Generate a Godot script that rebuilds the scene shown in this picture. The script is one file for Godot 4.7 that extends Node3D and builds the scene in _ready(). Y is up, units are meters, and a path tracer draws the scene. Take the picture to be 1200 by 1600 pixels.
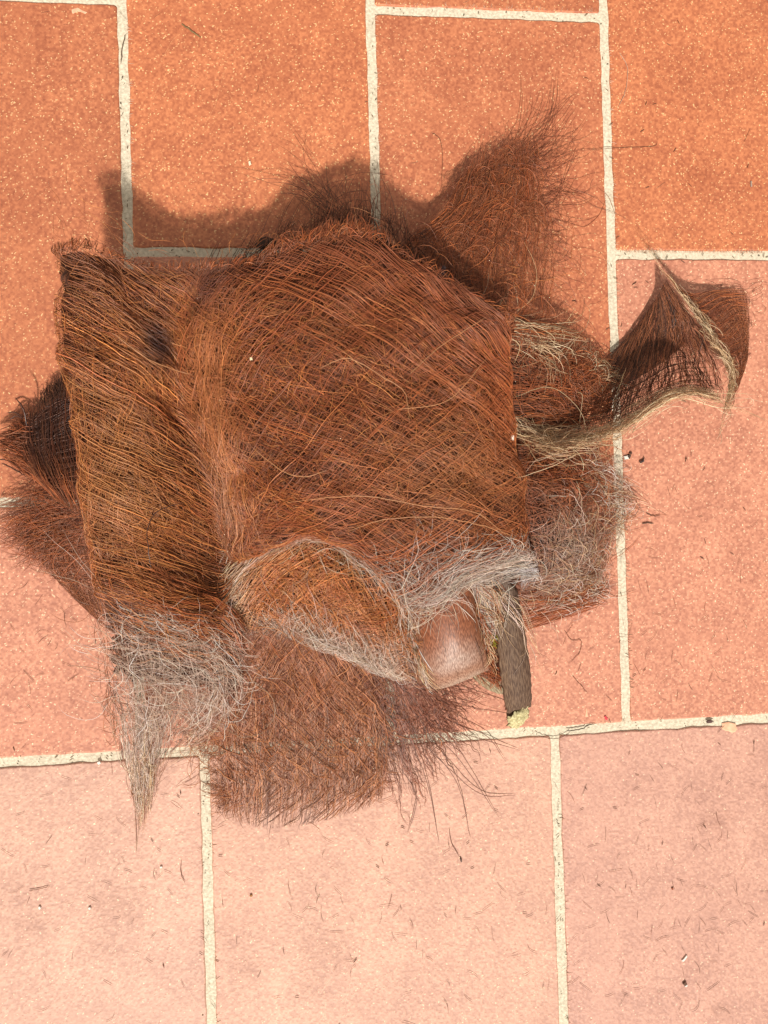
extends Node3D
# A heap of torn palm-fibre sheets on sunlit terracotta paving. Lengths in metres; nets in tenths of a millimetre.

var rng := RandomNumberGenerator.new()
var fn := FastNoiseLite.new()
var tris := 0

# ------------------------------------------------------------------ helpers
class Cloth:
	# a curved sheet through a net of points: at(u, v) gives the place, up(u, v) the side that faces up
	const N := 56
	var p := PackedVector3Array()
	var q := PackedVector3Array()
	var lu := 0.1
	var lv := 0.1
	var turned := 1.0

	static func cr(a: Vector3, b: Vector3, c: Vector3, d: Vector3, t: float) -> Vector3:
		return 0.5 * (2.0 * b + (c - a) * t + (2.0 * a - 5.0 * b + 4.0 * c - d) * t * t + (3.0 * b - a - 3.0 * c + d) * t * t * t)

	static func pick(r: PackedVector3Array, t: float) -> Vector3:
		var n := r.size() - 1
		var x := clampf(t, 0.0, 1.0) * n
		var i := mini(int(x), n - 1)
		var a: Vector3 = r[i - 1] if i > 0 else 2.0 * r[0] - r[1]
		var d: Vector3 = r[i + 2] if i + 2 <= n else 2.0 * r[n] - r[n - 1]
		return cr(a, r[i], r[i + 1], d, x - i)

	func _init(rows: Array) -> void:
		var lines: Array = []
		for r in rows:
			var l := PackedVector3Array()
			for i in r.size() / 3:
				l.append(Vector3(r[i * 3], r[i * 3 + 1], r[i * 3 + 2]) * 0.0001)
			var fine := PackedVector3Array()
			for i in N + 1:
				fine.append(pick(l, float(i) / N))
			lines.append(fine)
		p.resize((N + 1) * (N + 1))
		q.resize((N + 1) * (N + 1))
		for i in N + 1:
			var col := PackedVector3Array()
			for r in lines:
				col.append(r[i])
			for j in N + 1:
				p[j * (N + 1) + i] = pick(col, float(j) / N)
		finish()
		var rise := 0.0
		for x in q:
			rise += x.y
		if rise < 0.0:
			turned = -1.0
			finish()

	func finish() -> void:
		var su := 0.0
		var sv := 0.0
		for j in N + 1:
			for i in N + 1:
				var a := p[j * (N + 1) + mini(i + 1, N)] - p[j * (N + 1) + maxi(i - 1, 0)]
				var b := p[mini(j + 1, N) * (N + 1) + i] - p[maxi(j - 1, 0) * (N + 1) + i]
				q[j * (N + 1) + i] = b.cross(a).normalized() * turned
				su += a.length()
				sv += b.length()
		lu = su / (2.0 * (N + 1))
		lv = sv / (2.0 * (N + 1))

	func ripple(noise: FastNoiseLite, size: float, per_metre: float) -> void:
		for k in p.size():
			var s := p[k] * per_metre
			p[k] += q[k] * noise.get_noise_3d(s.x, s.y + 7.0, s.z) * size
		finish()

	func lerp4(g: PackedVector3Array, u: float, v: float) -> Vector3:
		var x := clampf(u, 0.0, 1.0) * N
		var y := clampf(v, 0.0, 1.0) * N
		var i := mini(int(x), N - 1)
		var j := mini(int(y), N - 1)
		var k := j * (N + 1) + i
		x -= i
		return g[k].lerp(g[k + 1], x).lerp(g[k + N + 1].lerp(g[k + N + 2], x), y - j)

	func at(u: float, v: float) -> Vector3:
		var r := lerp4(p, u, v)
		if u < 0.0:
			r += (lerp4(p, 0.12, v) - lerp4(p, 0.0, v)) * (u / 0.12)
		elif u > 1.0:
			r += (lerp4(p, 1.0, v) - lerp4(p, 0.88, v)) * ((u - 1.0) / 0.12)
		if v < 0.0:
			r += (lerp4(p, u, 0.12) - lerp4(p, u, 0.0)) * (v / 0.12)
		elif v > 1.0:
			r += (lerp4(p, u, 1.0) - lerp4(p, u, 0.88)) * ((v - 1.0) / 0.12)
		return r

	func up(u: float, v: float) -> Vector3:
		return lerp4(q, u, v)


class Fibres:
	# gathers many thin three-sided fibres for one mesh
	var v := PackedVector3Array()
	var n := PackedVector3Array()
	var c := PackedColorArray()
	var idx := PackedInt32Array()

	func strand(pts: PackedVector3Array, r: float, cols: PackedColorArray, tip0 := 0.5, tip1 := 0.35) -> void:
		var m := pts.size()
		if m < 2:
			return
		var first := v.size()
		for i in m:
			var t := pts[mini(i + 1, m - 1)] - pts[maxi(i - 1, 0)]
			var s := t.cross(Vector3.UP)
			var l := s.length()
			s = s / l if l > 1e-9 else Vector3.RIGHT
			var w := s.cross(t).normalized()
			var f := float(i) / (m - 1)
			var rr := r * minf(1.0, minf(tip0 + f * 5.0, tip1 + (1.0 - f) * 4.0))
			var a := -0.5 * w
			v.append(pts[i] + w * rr)
			v.append(pts[i] + (a + s * 0.866) * rr)
			v.append(pts[i] + (a - s * 0.866) * rr)
			n.append(w)
			n.append(a + s * 0.866)
			n.append(a - s * 0.866)
			c.append(cols[i])
			c.append(cols[i])
			c.append(cols[i])
		for i in m - 1:
			var b := first + i * 3
			for k in 3:
				var k2 := (k + 1) % 3
				idx.append_array([b + k, b + k + 3, b + k2, b + k2, b + k + 3, b + k2 + 3])

	func mesh() -> ArrayMesh:
		var arrays := []
		arrays.resize(Mesh.ARRAY_MAX)
		arrays[Mesh.ARRAY_VERTEX] = v
		arrays[Mesh.ARRAY_NORMAL] = n
		arrays[Mesh.ARRAY_COLOR] = c
		arrays[Mesh.ARRAY_INDEX] = idx
		var m := ArrayMesh.new()
		m.add_surface_from_arrays(Mesh.PRIMITIVE_TRIANGLES, arrays)
		return m


func part(called: String, m: Mesh, mat: Material, parent: Node, kind := "") -> MeshInstance3D:
	var o := MeshInstance3D.new()
	o.name = called
	o.mesh = m
	o.material_override = mat
	parent.add_child(o, true)
	tris += m.surface_get_array_index_len(0) / 3
	if kind != "":
		o.set_meta("kind", kind)
	return o


func tag(o: Node, label: String, category: String, group := "") -> void:
	o.set_meta("label", label)
	o.set_meta("category", category)
	if group != "":
		o.set_meta("group", group)


func thing(called: String, label: String, category: String, group := "") -> Node3D:
	var o := Node3D.new()
	o.name = called
	add_child(o, true)
	tag(o, label, category, group)
	return o


# colour of a fibre at (u, v): its own colour drawn towards the colours of the spots near by
func shade(base: Color, tones: Array, u: float, v: float, share: float) -> Color:
	var col := base
	for t in tones:
		var a: float = (u - t[0]) / t[2]
		var b: float = (v - t[1]) / t[3]
		var w: float = t[4] * exp(-(a * a + b * b)) * share
		if w > 0.02:
			col = col.lerp(t[5], minf(w, 1.0))
	return col


func pick_colour(pal: Array) -> Color:
	var c: Color = pal[rng.randi() % pal.size()]
	var k := rng.randf_range(0.5, 1.42)
	return Color(c.r * k, c.g * k * rng.randf_range(0.94, 1.06), c.b * k)


# a family of fibres side by side: centres from c0 to c1, directions from d0 to d1 in sheet coordinates
func weave(f: Fibres, c: Cloth, o: Dictionary) -> void:
	var count: int = o.n
	var box: Array = o.get("box", [0.0, 1.0, 0.0, 1.0])
	var fr: Array = o.get("fringe", [0.0, 0.0, 0.0, 0.0])
	var tones: Array = o.get("tones", [])
	var bend: float = o.get("bend", 0.0)
	var wob: float = o.get("wob", 0.0012)
	var freq: float = o.get("freq", 60.0)
	var lift: float = o.get("lift", 0.0004)
	var loft: float = o.get("loft", 0.0008)
	var step: float = o.get("step", 0.0055)
	var keep: float = o.get("keep", 1.0)
	var uneven: float = o.get("uneven", 0.5)
	var crinkle: float = o.get("crinkle", 0.001)
	var drift: float = o.get("drift", 1.6)
	var spread: float = o.get("spread", 0.03)
	var c0: Vector2 = o.c0
	var c1: Vector2 = o.c1
	var d0: Vector2 = o.d0
	var d1: Vector2 = o.d1
	for i in count:
		var s := (i + rng.randfn(0.0, uneven)) / (count - 1.0)
		var mid := c0.lerp(c1, s)
		var d := d0.lerp(d1, s).rotated(rng.randfn(0.0, spread))
		var across := Vector2(-d.y, d.x)
		var long := Vector2(d.x * c.lu, d.y * c.lv).length() * 2.0
		var from := -1.0
		var to := 1.0
		if keep < 1.0:
			var part_len := keep * rng.randf_range(0.4, 1.4)
			from = rng.randf_range(-1.0, 1.0 - part_len)
			to = from + 2.0 * part_len
		var m := clampi(int(long * (to - from) * 0.5 / step), 3, 90)
		var e := [box[0] - fr[0] * rng.randf() ** 1.6, box[1] + fr[1] * rng.randf() ** 1.6, box[2] - fr[2] * rng.randf() ** 1.6, box[3] + fr[3] * rng.randf() ** 1.6]
		var glow: float = o.get("bright", 1.0)
		var base := pick_colour(o.pal) * glow
		var share := rng.randf_range(0.45, 1.25)
		var r: float = o.r * (0.6 + 1.0 * rng.randf() ** 2.2)
		var ph := rng.randf() * 100.0
		var own := wob * rng.randf_range(0.2, 1.0) / maxf(c.lu, 0.02)
		var pts := PackedVector3Array()
		var cols := PackedColorArray()
		for k in m + 1:
			var t := lerpf(from, to, float(k) / m)
			var w := mid + d * t + across * (bend * (1.0 - t * t))
			var far := t * long * freq * 0.5
			w += Vector2(fn.get_noise_2d(w.x * 160.0, w.y * 160.0), fn.get_noise_2d(w.y * 160.0 + 300.0, w.x * 160.0)) * (wob * drift / maxf(c.lu, 0.02)) + across.normalized() * ((sin(far + ph) + 0.55 * sin(far * 2.9 + ph * 2.0)) * own + crinkle * fn.get_noise_2d(far * 22.0, ph * 40.0) / maxf(c.lu, 0.02))
			if w.x < e[0] or w.x > e[1] or w.y < e[2] or w.y > e[3]:
				if pts.size() > 2:
					break
				pts.clear()
				cols.clear()
				continue
			var h := lift + loft * (0.5 + 0.5 * sin(far * 1.7 + ph * 3.0)) + loft * 1.2 * fn.get_noise_2d(ph * 9.0, t * 60.0)
			var x := c.at(w.x, w.y) + c.up(w.x, w.y) * h
			x.y = maxf(x.y, 0.0007 + lift * 0.5)
			pts.append(x)
			cols.append(shade(base, tones, w.x, w.y, share))
		f.strand(pts, r, cols)


# loose curling hairs that start round spots of a sheet: each spot is [u, v, ru, rv, share]
func hairs(f: Fibres, c: Cloth, o: Dictionary) -> void:
	var spots: Array = o.spots
	var tones: Array = o.get("tones", [])
	var total := 0.0
	for s in spots:
		total += s[4]
	for i in int(o.n):
		var at := rng.randf() * total
		var s: Array = spots[0]
		for t in spots:
			at -= t[4]
			if at <= 0.0:
				s = t
				break
		var u: float = s[0] + rng.randfn(0.0, 0.6) * s[2]
		var v: float = s[1] + rng.randfn(0.0, 0.6) * s[3]
		var aim: float = (s[5] if s.size() > 5 else o.get("aim", 0.0)) + rng.randfn(0.0, o.get("spread", 0.7))
		if rng.randf() < o.get("both", 0.0):
			aim += PI
		var curl: float = rng.randfn(0.0, o.get("curl", 40.0))
		var long: float = o.long * rng.randf_range(0.35, 1.3)
		var step: float = o.get("step", 0.0035)
		var m := clampi(int(long / step), 4, 60)
		var top: float = o.get("lift", 0.004) * rng.randf() ** 1.5 + 0.0006
		var l0: float = o.get("low", 0.0)
		var base := pick_colour(o.pal)
		var share := rng.randf_range(0.3, 1.2)
		var ph := rng.randf() * 400.0
		var pts := PackedVector3Array()
		var cols := PackedColorArray()
		for k in m + 1:
			var t := float(k) / m
			var h: float = l0 + top * (sin(t * PI * 0.85) if o.get("arch", true) else t)
			var x := c.at(u, v) + c.up(u, v) * h
			x.y = maxf(x.y, 0.0008 + h * 0.3)
			pts.append(x)
			cols.append(shade(base, tones, u, v, share))
			aim += (curl + fn.get_noise_2d(ph, k * 6.0) * o.get("kink", 90.0)) * step
			u += cos(aim) * step / c.lu
			v += sin(aim) * step / c.lv
		f.strand(pts, o.r * rng.randf_range(0.7, 1.3), cols, 0.6, 0.15)


# a solid sheet with thickness over part of a cloth; its rim is ragged
func slab(c: Cloth, thick: float, sink: float, box: Array, rag: float, tint: Color, uv_turn: float, nu := 56, nv := 56) -> ArrayMesh:
	var st := SurfaceTool.new()
	st.begin(Mesh.PRIMITIVE_TRIANGLES)
	var top := PackedVector3Array()
	var low := PackedVector3Array()
	var uvs := PackedVector2Array()
	var turn := Vector2(cos(uv_turn), sin(uv_turn))
	for j in nv + 1:
		for i in nu + 1:
			var a := float(i) / nu
			var b := float(j) / nv
			var edge_u := (fn.get_noise_2d(b * 300.0, 11.0) + 0.7 * fn.get_noise_2d(b * 1500.0, 31.0)) * rag * (1.0 if a > 0.5 else -1.0) * pow(absf(a - 0.5) * 2.0, 6.0)
			var edge_v := (fn.get_noise_2d(a * 300.0, 51.0) + 0.7 * fn.get_noise_2d(a * 1500.0, 71.0)) * rag * (1.0 if b > 0.5 else -1.0) * pow(absf(b - 0.5) * 2.0, 6.0)
			var u := lerpf(box[0], box[1], a) + edge_u
			var v := lerpf(box[2], box[3], b) + edge_v
			var x := c.at(u, v)
			var q := c.up(u, v)
			var rim := minf(minf(a, 1.0 - a) * nu, minf(b, 1.0 - b) * nv)
			var thin := 0.35 if rim < 0.5 else 1.0
			var t := x - q * sink
			t.y = maxf(t.y, 0.0006)
			top.append(t - q * thick * (1.0 - thin) * 0.5)
			var l := t - q * thick * (1.0 + thin) * 0.5
			l.y = maxf(l.y, 0.0003)
			low.append(l)
			var w := Vector2(u * c.lu, v * c.lv) * 10.0
			uvs.append(Vector2(w.dot(turn), w.dot(Vector2(-turn.y, turn.x))))
	for side in 2:
		for k in top.size():
			st.set_color(tint)
			st.set_uv(uvs[k])
			st.add_vertex(top[k] if side == 0 else low[k])
	var m := top.size()
	var w2 := nu + 1
	for j in nv:
		for i in nu:
			var k := j * w2 + i
			for t in [k, k + 1, k + w2, k + 1, k + w2 + 1, k + w2]:
				st.add_index(t)
			for t in [k, k + w2, k + 1, k + 1, k + w2, k + w2 + 1]:
				st.add_index(m + t)
	for i in nu:
		for k in [[i, i + 1], [nv * w2 + i + 1, nv * w2 + i]]:
			for t in [k[0], m + k[0], k[1], k[1], m + k[0], m + k[1]]:
				st.add_index(t)
	for j in nv:
		for k in [[(j + 1) * w2, j * w2], [j * w2 + nu, (j + 1) * w2 + nu]]:
			for t in [k[0], m + k[0], k[1], k[1], m + k[0], m + k[1]]:
				st.add_index(t)
	st.generate_normals()
	return st.commit()


# a small flat chip: outline in tenths of a millimetre on the ground, with a chamfered top
func chip(outline: Array, base: float, thick: float, size := 1.0) -> ArrayMesh:
	var ring := PackedVector3Array()
	var mid := Vector3.ZERO
	for i in outline.size() / 3:
		var x := Vector3(outline[i * 3], 0.0, outline[i * 3 + 2]) * 0.0001
		ring.append(x)
		mid += x
	mid /= ring.size()
	for i in ring.size():
		ring[i] = mid.lerp(ring[i], size)
	var area := 0.0
	for i in ring.size():
		area += ring[i].x * ring[(i + 1) % ring.size()].z - ring[(i + 1) % ring.size()].x * ring[i].z
	if area < 0.0:
		ring.reverse()
	# break up the straight sides
	var finer := PackedVector3Array()
	for i in ring.size():
		var a := ring[i]
		var b := ring[(i + 1) % ring.size()]
		var w := a.distance_to(mid) * 0.25
		finer.append(a)
		finer.append(a.lerp(b, 0.5) + Vector3(rng.randf_range(-w, w), 0.0, rng.randf_range(-w, w)) * 0.5)
	ring = finer
	var st := SurfaceTool.new()
	st.begin(Mesh.PRIMITIVE_TRIANGLES)
	st.set_smooth_group(-1)
	var n := ring.size()
	for i in n:
		var a := ring[i]
		var b := ring[(i + 1) % n]
		var la := a + Vector3.UP * base
		var lb := b + Vector3.UP * base
		var ha := a.lerp(mid, 0.18) + Vector3.UP * (base + thick)
		var hb := b.lerp(mid, 0.18) + Vector3.UP * (base + thick)
		for t in [la, ha, lb, ha, hb, lb, ha, mid + Vector3.UP * (base + thick * 1.15), hb]:
			st.add_vertex(t)
	st.generate_normals()
	return st.commit()


func one_strand(line: Array, r: float, col: Color, tip := 0.3) -> ArrayMesh:
	var l := PackedVector3Array()
	for i in line.size() / 3:
		l.append(Vector3(line[i * 3], line[i * 3 + 1], line[i * 3 + 2]) * 0.0001)
	var pts := PackedVector3Array()
	var cols := PackedColorArray()
	var m := (l.size() - 1) * 7
	for i in m + 1:
		var x := Cloth.pick(l, float(i) / m)
		x += Vector3(fn.get_noise_2d(i * 9.0, l[0].x * 9000.0), 0.0, fn.get_noise_2d(i * 9.0, l[0].z * 9000.0 + 90.0)) * 0.0006
		x.y = maxf(x.y, 0.0006)
		pts.append(x)
		var k := 1.0 + 0.25 * fn.get_noise_2d(i * 14.0, l[0].z * 5000.0)
		cols.append(Color(col.r * k, col.g * k, col.b * k))
	var f := Fibres.new()
	f.strand(pts, r, cols, 0.5, tip)
	return f.mesh()


func fibre_material(rough: float, spec: float) -> StandardMaterial3D:
	var m := StandardMaterial3D.new()
	m.vertex_color_use_as_albedo = true
	m.roughness = rough
	m.metallic_specular = spec
	return m


func noise_tex(freq: float, kind: int, octaves: int, size := 512, sx := 1.0, from := Color.BLACK, to := Color.WHITE, turn_seed := 1) -> ImageTexture:
	# a picture made of noise; sx stretches it along x
	var nz := FastNoiseLite.new()
	nz.seed = turn_seed
	nz.noise_type = kind
	nz.frequency = freq
	nz.fractal_octaves = octaves
	var im: Image
	if sx > 1.0:
		im = nz.get_seamless_image(int(size / sx), size)
		im.resize(size, size, Image.INTERPOLATE_CUBIC)
	else:
		im = nz.get_seamless_image(size, size)
	im.convert(Image.FORMAT_RGB8)
	var d := im.get_data()
	for k in d.size() / 3:
		var t := d[k * 3] / 255.0
		d[k * 3] = int(255.0 * lerpf(from.r, to.r, t))
		d[k * 3 + 1] = int(255.0 * lerpf(from.g, to.g, t))
		d[k * 3 + 2] = int(255.0 * lerpf(from.b, to.b, t))
	return ImageTexture.create_from_image(Image.create_from_data(size, size, false, Image.FORMAT_RGB8, d))


# clay of the paving tiles: mottled, with pale grog grains, dark pits and a few scratches. Returns [colour, relief]
func clay(base: Color, grains: int, grain: Color, pits: int, pit: Color, scratches: int, wrinkle: float, sd: int) -> Array:
	const S := 1024
	var a := FastNoiseLite.new()
	a.seed = sd
	a.frequency = 0.006
	a.fractal_octaves = 4
	var b := FastNoiseLite.new()
	b.seed = sd + 5
	b.noise_type = FastNoiseLite.TYPE_VALUE
	b.frequency = 0.22
	b.fractal_octaves = 2
	var low := a.get_seamless_image(S, S).get_data()
	var fine := b.get_seamless_image(S, S).get_data()
	var d := PackedByteArray()
	d.resize(S * S * 3)
	var h := PackedByteArray()
	h.resize(S * S)
	var br := base.r8
	var bg := base.g8
	var bb := base.b8
	for k in S * S:
		var t := (low[k] - 128) * 0.075 + (fine[k] - 128) * (0.24 if wrinkle < 0.9 else 0.17)
		d[k * 3] = clampi(int(br + t), 0, 255)
		d[k * 3 + 1] = clampi(int(bg + t * 0.95), 0, 255)
		d[k * 3 + 2] = clampi(int(bb + t * 0.8), 0, 255)
		h[k] = clampi(int(128 + (fine[k] - 128) * wrinkle), 0, 255)
	for i in 26:
		# faint stains and rubbed places
		var cx := rng.randi() % S
		var cy := rng.randi() % S
		var rad := rng.randf_range(14.0, 90.0)
		var gain := rng.randf_range(-12.0, 9.0)
		var y0 := int(-rad)
		for y in range(y0, -y0):
			for x in range(y0, -y0):
				var q := Vector2(x, y * 1.3).length() / rad + 0.5 * a.get_noise_2d((cx + x) * 6.0, (cy + y) * 6.0)
				if q < 1.0:
					var k := (posmod(cy + y, S) * S + posmod(cx + x, S)) * 3
					var w := gain * (1.0 - q)
					d[k] = clampi(int(d[k] + w), 0, 255)
					d[k + 1] = clampi(int(d[k + 1] + w), 0, 255)
					d[k + 2] = clampi(int(d[k + 2] + w), 0, 255)
	var im := Image.create_from_data(S, S, false, Image.FORMAT_RGB8, d)
	var hm := Image.create_from_data(S, S, false, Image.FORMAT_L8, h)
	for i in grains:
		var x := rng.randi() % S
		var y := rng.randi() % S
		var size := 1.3 + absf(rng.randfn(0.0, 1.3))
		var dir := rng.randf() * TAU
		var c := grain.lerp(base, rng.randf() ** 1.5 * 0.8)
		for s in int(size) + 1:
			var px := posmod(x + int(cos(dir) * s), S)
			var py := posmod(y + int(sin(dir) * s), S)
			im.set_pixel(px, py, c)
			if size > 1.5:
				im.set_pixel((px + 1) % S, py, c)
			if size > 2.4:
				im.set_pixel(px, (py + 1) % S, c.lerp(base, 0.3))
			hm.set_pixel(px, py, Color(0.72, 0.72, 0.72))
	for i in pits:
		var x := rng.randi() % S
		var y := rng.randi() % S
		var dir := rng.randf_range(-0.9, 0.5)
		var c := pit.lerp(base, rng.randf_range(0.1, 0.8))
		for s in rng.randi_range(1, 6):
			var px := posmod(x + int(cos(dir) * s), S)
			var py := posmod(y + int(sin(dir) * s), S)
			im.set_pixel(px, py, c)
			hm.set_pixel(px, py, Color(0.25, 0.25, 0.25))
	for i in scratches:
		var x := rng.randf() * S
		var y := rng.randf() * S
		var dir := rng.randf() * TAU
		for s in rng.randi_range(30, 130):
			dir += rng.randfn(0.0, 0.04)
			x += cos(dir)
			y += sin(dir)
			if rng.randf() < 0.55:
				var px := posmod(int(x), S)
				var py := posmod(int(y), S)
				im.set_pixel(px, py, im.get_pixel(px, py).lerp(grain, 0.4))
	return [ImageTexture.create_from_image(im), ImageTexture.create_from_image(hm)]


# one paving tile with worn, slightly uneven edges: x0..x1 by z0..z1, its top at y
func tile_mesh(x0: float, x1: float, z0: float, z1: float, y: float) -> ArrayMesh:
	var ring := PackedVector2Array()
	var cr := 0.0025
	var corners := [[Vector2(x0 + cr, z0 + cr), PI], [Vector2(x1 - cr, z0 + cr), PI * 1.5], [Vector2(x1 - cr, z1 - cr), 0.0], [Vector2(x0 + cr, z1 - cr), PI * 0.5]]
	for k in 4:
		var c: Vector2 = corners[k][0]
		for s in 4:
			ring.append(c + Vector2.from_angle(corners[k][1] + s * PI / 6.0) * cr)
		var e: Vector2 = corners[(k + 1) % 4][0] + Vector2.from_angle(corners[k][1] + PI * 0.5) * cr
		var st: Vector2 = ring[ring.size() - 1]
		var cells := int(st.distance_to(e) / 0.007)
		var outward := Vector2.from_angle(corners[k][1] + PI * 0.5)
		for s in range(1, cells):
			var w := st.lerp(e, float(s) / cells)
			ring.append(w + outward * (fn.get_noise_2d(w.x * 900.0, w.y * 900.0) * 0.0009 + fn.get_noise_2d(w.x * 5000.0, w.y * 5000.0) * 0.0006))
	var mid := Vector2((x0 + x1) * 0.5, (z0 + z1) * 0.5)
	var half := Vector2((x1 - x0) * 0.5, (z1 - z0) * 0.5)
	var n := ring.size()
	var st2 := SurfaceTool.new()
	st2.begin(Mesh.PRIMITIVE_TRIANGLES)
	var turn := rng.randi() % 2
	var shift := Vector2(rng.randf(), rng.randf())
	for lvl in [[0.0, -0.010, 1.0, 0.0], [0.0, -0.0011, 1.0, 0.3], [0.0005, -0.0003, 0.7, 0.8], [0.0016, 0.0, 0.0, 1.0]]:
		for i in n:
			var w := ring[i]
			var s := (w - mid) / half
			var x: Vector2 = mid + (w - mid) - Vector2(signf(s.x) * (1.0 if absf(s.x) > 0.93 else absf(s.x)), signf(s.y) * (1.0 if absf(s.y) > 0.93 else absf(s.y))) * lvl[0]
			st2.set_uv(((x - mid) * (1.0 if turn == 0 else -1.0)) / 0.42 + shift)
			var away := (w - mid - Vector2(clampf(w.x - mid.x, -half.x + cr, half.x - cr), clampf(w.y - mid.y, -half.y + cr, half.y - cr))).normalized()
			st2.set_normal((Vector3(away.x, 0, away.y) * lvl[2] + Vector3.UP * lvl[3]).normalized())
			st2.add_vertex(Vector3(x.x, y + lvl[1], x.y))
	st2.set_uv(shift)
	st2.set_normal(Vector3.UP)
	st2.add_vertex(Vector3(mid.x, y, mid.y))
	for lvl in 3:
		for i in n:
			var a := lvl * n + i
			var b := lvl * n + (i + 1) % n
			for t in [a, b, a + n, b, b + n, a + n]:
				st2.add_index(t)
	for i in n:
		for t in [3 * n + i, 3 * n + (i + 1) % n, 4 * n]:
			st2.add_index(t)
	return st2.commit()


# ------------------------------------------------------------------ the scene
func _ready() -> void:
	rng.seed = 20417
	fn.seed = 3
	fn.frequency = 0.05
	fn.fractal_octaves = 3

	# camera: a phone held about 0.69 m above the paving
	var cam := Camera3D.new()
	cam.name = "camera"
	cam.basis = Basis(Vector3(0.994322, 0.102365, 0.029082), Vector3(0.027776, 0.014169, -0.999514), Vector3(-0.102727, 0.994646, 0.011245))
	cam.position = Vector3(0, 0.6859, 0)
	cam.fov = 65.24
	cam.near = 0.02
	cam.far = 60.0
	add_child(cam)
	var env := WorldEnvironment.new()
	env.name = "daylight"
	var e := Environment.new()
	var sky_mat := ProceduralSkyMaterial.new()
	sky_mat.sky_top_color = Color(0.70, 0.66, 0.62)
	sky_mat.sky_horizon_color = Color(0.90, 0.85, 0.78)
	sky_mat.sky_curve = 0.18
	sky_mat.ground_bottom_color = Color(0.35, 0.28, 0.24)
	sky_mat.ground_horizon_color = Color(0.62, 0.60, 0.58)
	sky_mat.energy_multiplier = 1.0
	var sk := Sky.new()
	sk.sky_material = sky_mat
	e.background_mode = Environment.BG_SKY
	e.sky = sk
	e.background_energy_multiplier = 0.85
	e.tonemap_mode = Environment.TONE_MAPPER_LINEAR
	e.tonemap_exposure = 1.22
	e.sdfgi_enabled = true
	e.ssao_enabled = true
	e.ssil_enabled = true
	env.environment = e
	add_child(env)
	var sun := DirectionalLight3D.new()
	sun.name = "sun"
	sun.light_color = Color(1.0, 0.965, 0.92)
	sun.light_energy = 1.32
	sun.light_angular_distance = 2.4
	sun.shadow_enabled = true
	add_child(sun)
	sun.look_at_from_position(Vector3.ZERO, Vector3(0.10, -1.0, -0.95), Vector3.UP)

	paving()
	pile()
	debris()


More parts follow.
